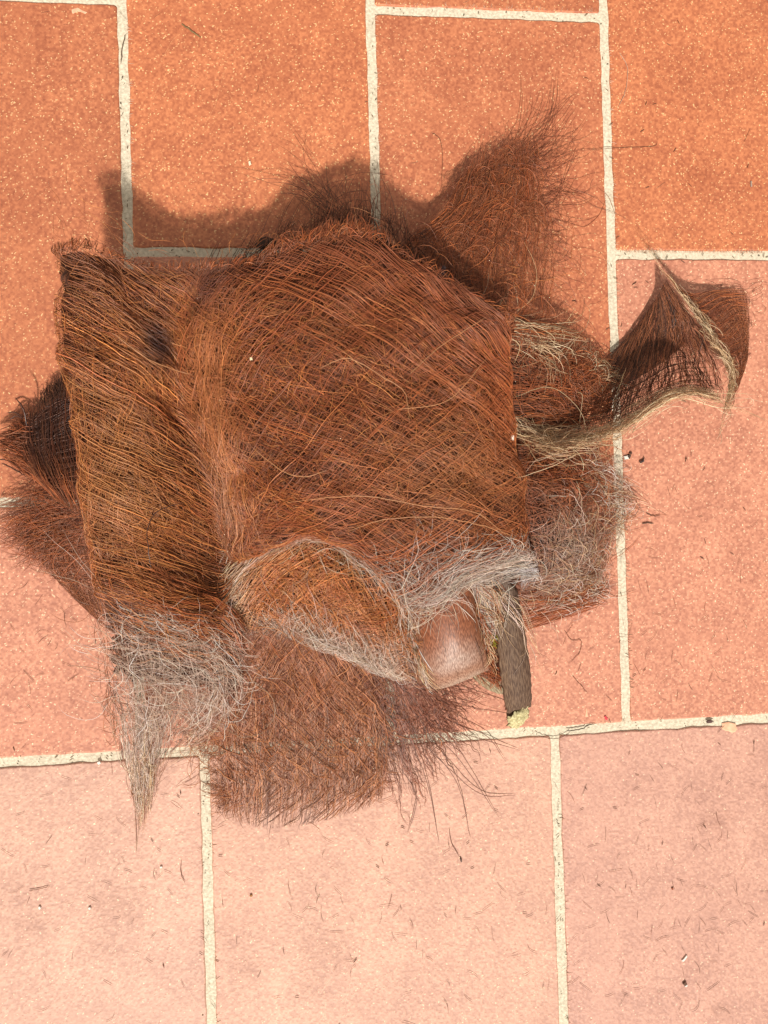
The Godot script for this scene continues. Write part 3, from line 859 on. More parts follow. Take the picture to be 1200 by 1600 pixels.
	c = Cloth.new([[1649, 360, -631, 2035, 340, -572, 2359, 280, -506, 2685, 200, -362], [1673, 440, -307, 2055, 420, -273, 2391, 320, -215, 2746, 170, -118], [1699, 500, 61, 2058, 460, 98, 2362, 320, 146, 2647, 160, 201], [1754, 450, 430, 2066, 400, 444, 2327, 280, 470, 2530, 140, 503], [1706, 400, 668, 2023, 340, 659, 2279, 240, 651, 2476, 120, 641]])
	c.ripple(fn, 0.005, 500.0)
	tone = [[0.55, 0.62, 0.4, 0.22, 0.6, ash], [0.25, 0.9, 0.3, 0.2, 0.5, ash]]
	f = Fibres.new()
	part("felt_layer", slab(c, 0.001, 0.002, [0.0, 0.7, 0.0, 0.8], 0.06, Color(0.10, 0.035, 0.02), -0.5, 30, 30), felt, o)
	weave(f, c, {n = 240, c0 = Vector2(0.3, -0.15), c1 = Vector2(0.6, 1.2), d0 = Vector2(0.55, 0.0), d1 = Vector2(0.6, -0.22), r = 0.00023, pal = rust + dull, fringe = [0, 0.16, 0.0, 0.05], wob = 0.0016, spread = 0.08, lift = 0.001, tones = tone})
	weave(f, c, {n = 200, c0 = Vector2(-0.05, 0.5), c1 = Vector2(1.0, 0.5), d0 = Vector2(0.05, 0.55), d1 = Vector2(0.0, 0.5), r = 0.0002, pal = rust + dull, fringe = [0, 0.05, 0.03, 0.05], wob = 0.0016, spread = 0.14, keep = 0.6, tones = tone})
	hairs(f, c, {n = 1000, spots = [[0.3, 0.25, 0.35, 0.25, 0.8], [0.6, 0.5, 0.4, 0.35, 1.0]], aim = -0.5, spread = 0.9, long = 0.034, r = 0.0002, pal = rust + dull, lift = 0.005, tones = tone})
	part("fibre_weave", f.mesh(), strand, o, "stuff")
	f = Fibres.new()
	hairs(f, c, {n = 480, spots = [[0.55, 0.6, 0.4, 0.22, 1.0, -0.5], [0.85, 0.4, 0.2, 0.3, 0.5, -0.5], [0.5, 0.85, 0.4, 0.15, 0.7, 0.2]], spread = 0.8, long = 0.036, r = 0.00015, pal = grey + straw, lift = 0.007, curl = 40.0})
	hairs(f, c, {n = 330, spots = [[1.0, 0.3, 0.08, 0.3, 1.0, -0.4], [1.0, 0.75, 0.08, 0.25, 0.6, 0.3], [0.8, 0.05, 0.2, 0.06, 0.6, -0.3]], spread = 0.7, long = 0.022, r = 0.00016, pal = dull + grey, lift = 0.005, curl = 40.0})
	part("grey_hairs", f.mesh(), grey_mat, o, "stuff")

	o = thing("fibre_sheet", "narrow brown fibre strip with fringed tip beside the twisted stalk", "fibre sheet", GROUP)
	c = Cloth.new([[1680, 300, 623, 2029, 240, 603, 2326, 160, 588, 2539, 80, 568], [1706, 280, 813, 2029, 220, 768, 2311, 140, 732, 2550, 70, 715], [1806, 240, 973, 2037, 180, 926, 2288, 110, 879, 2531, 50, 817]])
	f = Fibres.new()
	weave(f, c, {n = 110, c0 = Vector2(0.4, -0.1), c1 = Vector2(0.5, 1.05), d0 = Vector2(0.6, 0.1), d1 = Vector2(0.6, -0.05), r = 0.00024, pal = rust, fringe = [0, 0.1, 0.0, 0.0], wob = 0.001, spread = 0.06})
	hairs(f, c, {n = 330, spots = [[0.5, 0.4, 0.5, 0.4, 1.0, -0.2], [0.95, 0.4, 0.1, 0.4, 0.4, 0.0]], spread = 0.4, long = 0.024, r = 0.0002, pal = rust + grey, lift = 0.003})
	part("fibre_weave", f.mesh(), strand, o, "stuff")

	# --- the tan fold under the top mat, edged with grey hair
	o = thing("fibre_sheet", "tan fibre fold with a silvery curly-haired lip in front of the big top mat", "fibre sheet", GROUP)
	c = Cloth.new([[-650, 400, 399, -212, 500, 156, 192, 550, 67, 588, 550, 358, 884, 500, 627], [-657, 380, 578, -268, 480, 357, 158, 560, 377, 582, 520, 664, 840, 460, 886], [-580, 330, 740, -227, 440, 625, 176, 500, 685, 578, 480, 939, 850, 410, 1127], [-404, 280, 893, -134, 370, 872, 220, 440, 1000, 602, 420, 1191, 869, 350, 1316], [-389, 160, 858, -135, 240, 827, 226, 320, 957, 615, 300, 1150, 874, 240, 1284]])
	c.ripple(fn, 0.004, 500.0)
	tone = [[0.5, 0.75, 0.5, 0.1, 1.0, ash], [0.0, 0.2, 0.12, 0.4, 0.9, Color(0.5, 0.42, 0.30)], [0.25, 0.0, 0.3, 0.12, 0.4, ash], [0.85, 0.6, 0.2, 0.15, 0.5, ash]]
	f = Fibres.new()
	part("felt_layer", slab(c, 0.001, 0.002, [0.02, 1.0, 0.0, 0.98], 0.02, Color(0.13, 0.05, 0.024), -0.6, 40, 40), felt, o)
	weave(f, c, {n = 260, c0 = Vector2(0.1, -0.2), c1 = Vector2(0.9, 1.1), d0 = Vector2(0.4, -0.5), d1 = Vector2(0.4, -0.45), r = 0.00026, pal = gold, fringe = [0.02, 0, 0, 0.0], box = [0.0, 1.0, 0.0, 0.82], wob = 0.0014, spread = 0.07, lift = 0.001, tones = tone})
	weave(f, c, {n = 300, c0 = Vector2(0.0, 0.6), c1 = Vector2(1.0, 0.1), d0 = Vector2(0.3, 0.4), d1 = Vector2(0.3, 0.5), r = 0.00022, pal = gold, fringe = [0.02, 0, 0, 0.0], box = [0.0, 1.0, 0.0, 0.82], wob = 0.0016, spread = 0.1, keep = 0.7, tones = tone})
	hairs(f, c, {n = 1400, spots = [[0.4, 0.35, 0.4, 0.25, 1.0], [0.7, 0.5, 0.3, 0.25, 0.6]], aim = -0.7, spread = 0.8, both = 0.4, long = 0.026, r = 0.0002, pal = gold, lift = 0.003, tones = tone})
	part("fibre_weave", f.mesh(), strand, o, "stuff")
	f = Fibres.new()
	hairs(f, c, {n = 1250, spots = [[0.55, 0.75, 0.25, 0.08, 1.2, 0.2], [0.75, 0.74, 0.12, 0.1, 1.1, 0.2], [0.3, 0.7, 0.2, 0.1, 0.7, 0.2], [0.9, 0.45, 0.06, 0.2, 0.15, 1.3]], spread = 0.6, both = 0.45, long = 0.026, r = 0.00013, pal = grey, lift = 0.006, curl = 60.0, kink = 140.0})
	hairs(f, c, {n = 210, spots = [[0.0, 0.2, 0.06, 0.3, 0.8, -0.8], [0.2, 0.05, 0.2, 0.1, 0.8, -0.4], [0.5, 0.05, 0.2, 0.12, 0.8, 0.6]], spread = 0.6, both = 0.4, long = 0.03, r = 0.00019, pal = grey + straw, lift = 0.005, curl = 30.0})
	part("grey_hairs", f.mesh(), grey_mat, o, "stuff")

	stubs(strand, grey_mat, grey, straw, rust)
	top_mat(strand, grey_mat, felt, rust, gold, dull, grey, straw, dark, ash, GROUP)


func strand_plain(c: Color) -> StandardMaterial3D:
	var m := StandardMaterial3D.new()
	m.albedo_color = c.linear_to_srgb()
	m.roughness = 0.85
	return m


func stubs(strand: Material, grey_mat: Material, grey: Array, straw: Array, rust: Array) -> void:
	# the broad sawn leaf stalk
	var o := thing("leaf_stalk", "broad glossy red-brown sawn leaf stalk with rounded pale end", "leaf stalk", "sawn leaf stalks sticking out of the heap")
	var bark := StandardMaterial3D.new()
	bark.vertex_color_use_as_albedo = true
	bark.albedo_texture = noise_tex(0.06, FastNoiseLite.TYPE_SIMPLEX, 5, 1024, 6.0, Color(0.45, 0.36, 0.32), Color(1, 1, 1), 31)
	bark.uv1_scale = Vector3(1.6, 1.6, 1.6)
	bark.heightmap_enabled = true
	bark.heightmap_texture = noise_tex(0.07, FastNoiseLite.TYPE_SIMPLEX_SMOOTH, 4, 512, 5.0, Color.BLACK, Color.WHITE, 33)
	bark.heightmap_scale = 0.015
	bark.roughness = 0.5
	bark.metallic_specular = 0.55
	var c := Cloth.new([[799, 460, 524, 939, 580, 444, 1120, 640, 397, 1256, 600, 383, 1343, 500, 438], [824, 460, 716, 952, 590, 657, 1137, 650, 608, 1277, 620, 585, 1379, 500, 651], [862, 400, 942, 988, 580, 877, 1161, 650, 820, 1311, 600, 802, 1433, 440, 868], [907, 380, 1124, 1030, 540, 1078, 1192, 620, 1016, 1342, 570, 990, 1470, 420, 1029], [975, 320, 1295, 1090, 460, 1259, 1237, 520, 1203, 1376, 490, 1158, 1507, 360, 1166], [1062, 220, 1441, 1176, 310, 1402, 1304, 350, 1348, 1428, 330, 1305, 1546, 250, 1283]])
	var mesh := slab(c, 0.006, 0.0, [0.0, 1.0, 0.0, 1.0], 0.004, Color(0.44, 0.16, 0.07), 1.57, 30, 40)
	part("stalk_body", blend_colours(mesh, c, [[0.5, 0.74, 0.5, 0.17, 0.85, Color(0.66, 0.53, 0.46)], [0.5, 1.02, 0.9, 0.12, 1.0, Color(0.66, 0.56, 0.46)], [1.0, 0.4, 0.16, 0.5, 0.7, Color(0.48, 0.20, 0.08)], [0.0, 0.5, 0.1, 0.6, 0.8, Color(0.40, 0.30, 0.22)], [0.5, 0.85, 0.5, 0.05, 0.5, Color(0.42, 0.20, 0.10)]]), bark, o)  # the pale patch across the lower half is painted sheen
	var f := Fibres.new()
	hairs(f, c, {n = 90, spots = [[0.0, 0.4, 0.05, 0.4, 1.0, 1.45], [0.0, 0.7, 0.04, 0.12, 0.4, 1.5]], spread = 0.16, long = 0.026, r = 0.00022, pal = grey + straw, lift = 0.004, curl = 8.0, kink = 30.0})
	hairs(f, c, {n = 120, spots = [[1.02, 0.3, 0.05, 0.35, 1.0, 1.5], [1.0, 0.75, 0.04, 0.2, 0.5, 1.5]], spread = 0.3, long = 0.028, r = 0.0002, pal = rust + straw, lift = 0.004, curl = 10.0, kink = 40.0})
	hairs(f, c, {n = 90, spots = [[0.4, 0.15, 0.4, 0.1, 1.0, 0.8]], spread = 1.0, long = 0.03, r = 0.00017, pal = grey, lift = 0.004, curl = 50.0})
	part("clinging_hairs", f.mesh(), grey_mat, o, "stuff")
	for k in 16:
		var u := rng.randf_range(0.05, 0.95)
		var v := rng.randf_range(0.2, 0.75)
		var long := rng.randf_range(0.06, 0.25)
		var line := PackedVector3Array()
		var cols := PackedColorArray()
		for i in 9:
			line.append(c.at(u + 0.02 * fn.get_noise_2d(k * 50.0, i * 8.0), v + long * i / 8.0) + Vector3.UP * 0.00005)
			cols.append(Color(0.10, 0.04, 0.022))
		f = Fibres.new()
		f.strand(line, rng.randf_range(0.00015, 0.0003), cols, 0.1, 0.1)
		part("crack", f.mesh(), strand, o)
	part("end_splinter", one_strand([1337, 620, 972, 1398, 560, 1117, 1444, 460, 1234], 0.0004, Color(0.12, 0.05, 0.03)), strand, o)

	# the narrow twisted stalk
	o = thing("leaf_stalk", "narrow grey-brown twisted leaf stalk with broken cream end", "leaf stalk", "sawn leaf stalks sticking out of the heap")
	var dry := StandardMaterial3D.new()
	dry.vertex_color_use_as_albedo = true
	dry.albedo_texture = bark.albedo_texture
	dry.heightmap_enabled = true
	dry.heightmap_texture = bark.heightmap_texture
	dry.heightmap_scale = 0.06
	dry.roughness = 0.75
	c = Cloth.new([[1502, 460, 551, 1587, 510, 498, 1671, 510, 517, 1751, 440, 598], [1531, 440, 788, 1614, 500, 733, 1708, 500, 763, 1802, 400, 867], [1560, 400, 1030, 1645, 450, 1001, 1743, 440, 1017, 1845, 360, 1086], [1597, 330, 1281, 1682, 380, 1266, 1782, 370, 1262, 1883, 300, 1301], [1656, 220, 1520, 1731, 270, 1513, 1822, 260, 1509, 1910, 200, 1538], [1712, 120, 1775, 1782, 160, 1714, 1851, 160, 1669, 1925, 120, 1638]])
	mesh = slab(c, 0.0045, 0.0, [0.0, 1.0, 0.0, 1.0], 0.05, Color(0.20, 0.13, 0.085), 1.57, 24, 40)
	part("stalk_body", blend_colours(mesh, c, [[0.1, 0.6, 0.2, 0.6, 0.6, Color(0.26, 0.17, 0.10)], [0.2, 0.05, 0.6, 0.15, 0.8, Color(0.30, 0.24, 0.2)], [1.0, 0.6, 0.15, 0.5, 0.5, Color(0.13, 0.075, 0.05)]]), dry, o)
	var pith := StandardMaterial3D.new()
	pith.albedo_texture = noise_tex(0.06, FastNoiseLite.TYPE_CELLULAR, 3, 256, 1.0, Color8(120, 110, 70), Color8(246, 240, 196), 8)
	pith.uv1_triplanar = true
	pith.uv1_scale = Vector3(40, 40, 40)
	pith.roughness = 0.9
	var pc := Cloth.new([[1702, 190, 1702, 1756, 220, 1655, 1821, 210, 1623, 1869, 180, 1605], [1710, 150, 1767, 1774, 190, 1723, 1839, 180, 1680, 1893, 150, 1657], [1744, 80, 1814, 1804, 110, 1793, 1868, 110, 1753, 1898, 90, 1704], [1769, 30, 1822, 1826, 50, 1815, 1879, 50, 1774, 1906, 40, 1727]])
	pc.ripple(fn, 0.004, 3000.0)
	part("broken_end", slab(pc, 0.003, 0.0, [0.0, 1.0, 0.0, 1.0], 0.12, Color.WHITE, 0.0, 18, 18), pith, o)
	# the pale weathered spur between the two
	pc = Cloth.new([[1298, 540, 460, 1359, 600, 417, 1444, 590, 421, 1532, 520, 480], [1373, 500, 672, 1424, 560, 627, 1494, 550, 631, 1559, 490, 690], [1457, 430, 865, 1488, 480, 834, 1533, 470, 837, 1581, 420, 887], [1522, 360, 1008, 1537, 390, 994, 1564, 390, 995, 1594, 350, 1023]])
	part("weathered_spur", slab(pc, 0.003, 0.0, [0.0, 1.0, 0.0, 1.0], 0.03, Color(0.50, 0.46, 0.42), 1.57, 20, 20), dry, o)
	f = Fibres.new()
	hairs(f, c, {n = 55, spots = [[0.3, 0.1, 0.4, 0.1, 1.0, 1.2], [0.9, 0.3, 0.1, 0.2, 0.3, 1.3]], spread = 0.6, long = 0.04, r = 0.0002, pal = grey + straw, lift = 0.005, curl = 20.0})
	hairs(f, pc, {n = 240, spots = [[0.5, 0.3, 0.6, 0.3, 1.0, 1.2], [0.0, 0.7, 0.2, 0.3, 0.7, 1.4]], spread = 0.5, long = 0.03, r = 0.00019, pal = grey + straw + rust, lift = 0.006, curl = 30.0})
	part("clinging_hairs", f.mesh(), grey_mat, o, "stuff")
	f = Fibres.new()
	hairs(f, pc, {n = 60, spots = [[0.4, 1.0, 0.6, 0.12, 1.0, 1.5]], spread = 1.4, long = 0.006, r = 0.00032, step = 0.0012, pal = [Color(0.42, 0.38, 0.03), Color(0.34, 0.33, 0.04)], lift = 0.004})
	part("yellow_lichen", f.mesh(), grey_mat, o, "stuff")

	# pale underside of a third stalk, seen below the broad one
	pc = Cloth.new([[1381, 200, 1295, 1519, 200, 1291, 1695, 160, 1290], [1442, 160, 1392, 1571, 150, 1400, 1715, 110, 1415], [1539, 90, 1476, 1630, 80, 1516, 1732, 50, 1550]])
	o = thing("bark_scrap", "cream scrap of stalk lying under the broad sawn leaf stalk", "bark scrap")
	part("scrap_body", slab(pc, 0.002, 0.0, [0.0, 1.0, 0.0, 1.0], 0.05, Color(0.50, 0.44, 0.29), 1.2, 16, 16), dry, o)
	f = Fibres.new()
	hairs(f, pc, {n = 130, spots = [[0.6, 0.0, 0.4, 0.2, 1.0, 1.0]], spread = 0.5, long = 0.022, r = 0.0002, pal = rust, lift = 0.003})
	part("clinging_hairs", f.mesh(), strand, o, "stuff")


func blend_colours(m: ArrayMesh, c: Cloth, tones: Array) -> ArrayMesh:
	# repaint a slab with weathered patches of the wood and, on the broad stalk, painted sheen; its two sides are grids of the same order
	var a := m.surface_get_arrays(0)
	var cols: PackedColorArray = a[Mesh.ARRAY_COLOR]
	var pts: PackedVector3Array = a[Mesh.ARRAY_VERTEX]
	var uvs: PackedVector2Array = a[Mesh.ARRAY_TEX_UV]
	for k in cols.size():
		# uv was turned by a quarter: undo it
		var u := -uvs[k].y / (10.0 * c.lu)
		var v := uvs[k].x / (10.0 * c.lv)
		cols[k] = shade(cols[k], tones, u, v, 1.0 + 0.35 * fn.get_noise_2d(pts[k].x * 3000.0, pts[k].z * 3000.0))
	a[Mesh.ARRAY_COLOR] = cols
	var r := ArrayMesh.new()
	r.add_surface_from_arrays(Mesh.PRIMITIVE_TRIANGLES, a)
	return r


func top_mat(strand: Material, grey_mat: Material, felt: Material, rust: Array, gold: Array, dull: Array, grey: Array, straw: Array, dark: Array, ash: Color, group: String) -> void:
	var o := thing("fibre_mat", "big folded red-brown palm fibre mat lying on top of the heap", "fibre mat", group)
	var c := Cloth.new([
		[-1622, 820, -1970, -1669, 1000, -1970, -1433, 880, -2026, -1143, 700, -1953, -802, 670, -1944, -559, 690, -1958, -291, 720, -1989, 89, 860, -2071, 458, 900, -2117, 868, 880, -1961, 1268, 820, -1765, 1656, 700, -1588, 1650, 520, -1603],
		[-1596, 880, -1606, -1631, 1060, -1566, -1357, 960, -1584, -1092, 820, -1573, -839, 710, -1563, -645, 740, -1603, -368, 800, -1635, 39, 960, -1638, 461, 1020, -1668, 888, 1000, -1579, 1282, 940, -1425, 1651, 740, -1285, 1658, 500, -1336],
		[-1565, 900, -1183, -1595, 1100, -1153, -1310, 1020, -1134, -1056, 880, -1126, -890, 700, -1138, -676, 820, -1143, -425, 840, -1146, 2, 1020, -1145, 444, 1060, -1166, 869, 1040, -1133, 1283, 1000, -1061, 1647, 760, -991, 1659, 500, -1034],
		[-1532, 900, -719, -1552, 1120, -703, -1269, 1060, -660, -1002, 890, -645, -781, 690, -633, -578, 800, -638, -344, 850, -647, 48, 1040, -638, 452, 1070, -674, 878, 1050, -669, 1289, 1020, -618, 1665, 760, -590, 1667, 500, -616],
		[-1489, 900, -278, -1516, 1100, -280, -1214, 1060, -220, -938, 850, -187, -666, 580, -157, -496, 690, -169, -289, 770, -191, 93, 980, -212, 464, 1050, -233, 890, 1040, -237, 1305, 1000, -204, 1705, 750, -164, 1695, 500, -173],
		[-1446, 860, 163, -1472, 1060, 147, -1182, 940, 192, -925, 640, 256, -649, 380, 298, -485, 520, 207, -280, 640, 126, 97, 840, 52, 506, 980, 143, 910, 980, 203, 1335, 920, 195, 1758, 720, 213, 1725, 500, 228],
		[-1418, 820, 494, -1451, 1000, 467, -1155, 960, 551, -897, 800, 625, -659, 520, 640, -445, 420, 303, -223, 480, 187, 198, 620, 126, 607, 740, 461, 860, 660, 661, 1307, 660, 493, 1823, 620, 402, 1751, 500, 427]])
	c.ripple(fn, 0.0075, 420.0)
	var tones := [
		[0.42, 0.35, 0.07, 0.22, 0.8, Color(0.60, 0.24, 0.10)], [0.36, 0.6, 0.06, 0.15, 0.4, Color(0.56, 0.28, 0.15)], [0.40, 0.72, 0.05, 0.12, 0.3, Color(0.34, 0.20, 0.15)],
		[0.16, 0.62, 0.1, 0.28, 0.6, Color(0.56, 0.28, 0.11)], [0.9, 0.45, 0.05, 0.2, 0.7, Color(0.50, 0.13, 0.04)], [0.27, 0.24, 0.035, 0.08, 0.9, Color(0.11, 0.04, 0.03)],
		[0.4, 0.07, 0.06, 0.09, 0.9, Color(0.13, 0.05, 0.045)], [0.5, -0.03, 0.6, 0.07, 0.9, Color(0.14, 0.05, 0.03)], [0.265, 0.27, 0.03, 0.05, 0.9, Color(0.07, 0.025, 0.02)], [0.15, 0.05, 0.16, 0.13, 0.65, Color(0.26, 0.10, 0.055)], [0.31, 0.88, 0.08, 0.12, 0.6, Color(0.22, 0.085, 0.04)], [0.84, 0.98, 0.12, 0.08, 0.5, Color(0.40, 0.33, 0.29)], [0.95, 1.0, 0.07, 0.10, 0.6, ash],  # one dark tone paints shade into the pit at the crease's lower end
		[0.5, 1.0, 0.08, 0.05, 0.6, ash], [0.62, 1.02, 0.08, 0.05, 0.5, ash], [0.82, 0.62, 0.14, 0.18, 0.5, Color(0.55, 0.25, 0.10)], [0.72, 0.02, 0.25, 0.2, 0.4, Color(0.42, 0.125, 0.055)]]
	var fl := slab(c, 0.0016, 0.003, [0.012, 0.988, 0.006, 0.985], 0.008, Color(0.20, 0.066, 0.024), 0.75, 110, 110)
	part("felt_layer", fl, felt, o)

	# the rolled left half: wavy parallel ridges of fibre running down to the crease
	var left := [-0.02, 0.36, 0.0, 1.0]
	var f := Fibres.new()
	for lay in 3:
		weave(f, c, {uneven = [0.25, 0.5, 0.5][lay], bright = [1.15, 0.95, 0.8][lay], n = [150, 330, 560][lay], c0 = Vector2(0.2, -0.32), c1 = Vector2(0.18, 1.04), d0 = Vector2(0.21, 0.24), d1 = Vector2(0.21, 0.07), r = [0.0003, 0.00022, 0.00018][lay], pal = gold if lay < 2 else rust, box = left, fringe = [0, 0.03, 0.02, 0.08], wob = 0.0016, spread = 0.03 + 0.06 * lay, lift = [0.0013, 0.0005, 0.0003][lay], loft = 0.0012, keep = [0.95, 0.5, 0.35][lay], tones = tones, bend = -0.02, crinkle = 0.0014})
	weave(f, c, {n = 900, c0 = Vector2(0.0, 0.95), c1 = Vector2(0.36, 0.05), d0 = Vector2(0.05, -0.4), d1 = Vector2(0.05, -0.4), r = 0.0002, pal = gold, box = left, fringe = [0, 0.02, 0.01, 0.0], wob = 0.0014, spread = 0.25, keep = 0.14, lift = 0.0004, loft = 0.0012, tones = tones, step = 0.004})
	weave(f, c, {n = 500, c0 = Vector2(0.02, -0.1), c1 = Vector2(0.34, 1.0), d0 = Vector2(0.3, -0.22), d1 = Vector2(0.3, -0.3), r = 0.00018, pal = gold, box = left, fringe = [0, 0.02, 0.01, 0.0], wob = 0.0014, spread = 0.3, keep = 0.12, lift = 0.0005, loft = 0.0012, tones = tones, step = 0.004})
	hairs(f, c, {n = 3000, spots = [[0.18, 0.3, 0.14, 0.3, 1.0], [0.18, 0.75, 0.14, 0.25, 1.0]], aim = 0.75, spread = 0.5, both = 0.2, long = 0.02, r = 0.00015, pal = gold + rust, lift = 0.0025, tones = tones, kink = 160.0})
	part("rolled_half", f.mesh(), strand, o, "stuff")

	# the domed right half: crossing layers
	var right := [0.31, 1.02, 0.0, 1.0]
	f = Fibres.new()
	for lay in 3:
		weave(f, c, {uneven = [0.25, 0.5, 0.5][lay], bright = [1.2, 0.95, 0.8][lay], n = [135, 330, 460][lay], c0 = Vector2(0.30, -0.12), c1 = Vector2(0.98, 1.12), d0 = Vector2(0.20, -0.52), d1 = Vector2(0.36, -0.42), r = [0.00029, 0.00021, 0.00017][lay], pal = rust, box = right, fringe = [0.0, 0.02, 0.05, 0.03], wob = 0.0012, drift = 1.0, spread = 0.03 + 0.07 * lay, lift = [0.0015, 0.0006, 0.0003][lay], loft = 0.0013, keep = [0.9, 0.45, 0.35][lay], tones = tones, bend = 0.03, crinkle = 0.0014})
	weave(f, c, {n = 330, c0 = Vector2(0.36, 0.9), c1 = Vector2(0.92, -0.05), d0 = Vector2(0.32, 0.32), d1 = Vector2(0.34, 0.36), r = 0.0002, pal = rust, box = right, fringe = [0, 0.02, 0.04, 0.0], wob = 0.0012, drift = 1.0, spread = 0.1, keep = 0.45, lift = 0.0009, loft = 0.0012, tones = tones})
	weave(f, c, {n = 60, c0 = Vector2(0.72, 0.32), c1 = Vector2(0.86, 0.0), d0 = Vector2(0.28, 0.30), d1 = Vector2(0.24, 0.28), r = 0.0003, pal = rust, box = right, fringe = [0, 0.02, 0.04, 0.0], wob = 0.001, drift = 0.6, spread = 0.03, lift = 0.0018, loft = 0.0008, tones = tones})
	weave(f, c, {n = 900, c0 = Vector2(0.36, 0.95), c1 = Vector2(0.92, 0.0), d0 = Vector2(0.2, 0.24), d1 = Vector2(0.2, 0.26), r = 0.0002, pal = rust + gold, box = right, fringe = [0, 0.02, 0.02, 0.0], wob = 0.0014, spread = 0.3, keep = 0.28, lift = 0.0006, loft = 0.0014, tones = tones, step = 0.004})
	hairs(f, c, {n = 5200, spots = [[0.5, 0.3, 0.12, 0.3, 1.0], [0.7, 0.3, 0.2, 0.25, 1.0], [0.7, 0.7, 0.2, 0.2, 0.8], [0.46, 0.75, 0.1, 0.16, 0.8], [0.85, 0.55, 0.08, 0.3, 0.6]], aim = -0.85, spread = 1.1, both = 0.4, long = 0.018, r = 0.00015, pal = rust + gold, lift = 0.003, tones = tones, kink = 160.0})
	weave(f, c, {n = 110, c0 = Vector2(0.385, 0.4), c1 = Vector2(0.455, 0.4), d0 = Vector2(-0.02, 0.5), d1 = Vector2(-0.05, 0.5), r = 0.00022, pal = gold, box = [0.36, 0.5, 0.0, 0.9], fringe = [0, 0, 0, 0], wob = 0.0024, spread = 0.14, keep = 0.35, lift = 0.0016, loft = 0.0014, tones = tones})
	hairs(f, c, {n = 420, spots = [[0.42, 0.35, 0.035, 0.25, 1.0], [0.41, 0.62, 0.03, 0.12, 0.9]], aim = 1.5, spread = 0.6, both = 0.5, long = 0.022, r = 0.0002, pal = gold, lift = 0.003, tones = tones, curl = 60.0})
	weave(f, c, {n = 300, c0 = Vector2(0.33, 0.0), c1 = Vector2(0.37, 0.8), d0 = Vector2(0.13, 0.10), d1 = Vector2(0.10, 0.10), r = 0.0002, pal = gold + rust, box = [0.2, 0.52, 0.0, 0.95], fringe = [0, 0, 0.02, 0], wob = 0.002, spread = 0.35, keep = 0.6, lift = 0.001, loft = 0.0014, tones = tones})
	part("domed_half", f.mesh(), strand, o, "stuff")

	# bristles along the cut upper edge
	f = Fibres.new()
	hairs(f, c, {n = 620, spots = [[0.62, 0.0, 0.1, 0.012, 1.4, -1.4], [0.52, 0.0, 0.12, 0.012, 0.8, -1.3], [0.82, 0.01, 0.12, 0.012, 0.5, -0.9], [0.92, 0.03, 0.02, 0.04, 0.8, -1.2]], spread = 0.45, long = 0.015, r = 0.00026, pal = dull + rust, lift = 0.004, curl = 25.0})
	hairs(f, c, {n = 230, spots = [[0.1, 0.0, 0.08, 0.008, 1.0, -1.2], [0.22, 0.0, 0.08, 0.008, 0.7, -0.8], [0.34, 0.0, 0.1, 0.008, 0.8, -1.3]], spread = 0.4, long = 0.008, r = 0.00028, pal = dull + rust, lift = 0.003, curl = 25.0, step = 0.002})
	hairs(f, c, {n = 170, spots = [[0.915, 0.45, 0.006, 0.5, 1.0, -0.5]], spread = 0.6, long = 0.011, r = 0.0002, pal = rust + gold, lift = 0.003, curl = 25.0, step = 0.002})
	part("bristly_edge", f.mesh(), strand, o, "stuff")

	# silvery hair where the mat's lower edge weathers
	f = Fibres.new()
	hairs(f, c, {n = 380, spots = [[0.86, 0.95, 0.09, 0.05, 1.4, -0.3], [0.78, 1.0, 0.08, 0.05, 1.0, 0.3], [0.94, 1.02, 0.06, 0.05, 1.2, 0.2], [0.7, 1.0, 0.05, 0.03, 0.4, 0.3], [0.5, 0.99, 0.06, 0.03, 0.25, 0.4], [0.42, 1.0, 0.06, 0.03, 0.2, -0.5], [0.6, 0.98, 0.05, 0.04, 0.3, 0.8]], spread = 0.6, both = 0.25, long = 0.034, r = 0.00015, pal = grey, lift = 0.006, curl = 35.0})
	hairs(f, c, {n = 700, spots = [[0.84, 0.9, 0.1, 0.08, 1.0, -0.75], [0.9, 0.98, 0.07, 0.06, 0.8, -0.3], [0.76, 0.95, 0.08, 0.05, 0.5, -0.4]], spread = 0.5, both = 0.4, long = 0.03, r = 0.00014, pal = [Color(0.74, 0.67, 0.60), Color(0.62, 0.54, 0.47), Color(0.52, 0.42, 0.38)], lift = 0.004, curl = 25.0})
	hairs(f, c, {n = 130, spots = [[0.9, 0.98, 0.04, 0.03, 1.0, 0.45]], spread = 0.18, long = 0.05, r = 0.00019, pal = [Color(0.66, 0.62, 0.62), Color(0.55, 0.50, 0.50)], lift = 0.006, curl = 12.0, kink = 30.0})
	part("grey_hairs", f.mesh(), grey_mat, o, "stuff")

	# the mat's lower left corner hangs down in a grey tuft
	var t := Cloth.new([[-1480, 960, 355, -1190, 940, 519, -902, 760, 605, -648, 490, 643, -446, 400, 839], [-1452, 840, 738, -1186, 760, 807, -906, 620, 888, -658, 470, 946, -442, 400, 1068], [-1442, 700, 1066, -1194, 640, 1128, -928, 520, 1199, -696, 420, 1280, -533, 360, 1352], [-1458, 500, 1398, -1234, 470, 1456, -1031, 370, 1476, -846, 280, 1584, -686, 220, 1660], [-1457, 300, 1748, -1314, 300, 1797, -1185, 240, 1791, -999, 130, 1812, -818, 90, 1855], [-1444, 120, 2138, -1370, 120, 2211, -1279, 100, 2139, -1155, 80, 1985, -866, 60, 1935]])
	t.ripple(fn, 0.004, 500.0)
	var tt := [[0.5, 0.3, 0.6, 0.3, 0.9, ash], [0.3, 0.8, 0.4, 0.4, 0.8, Color(0.46, 0.38, 0.32)]]
	f = Fibres.new()
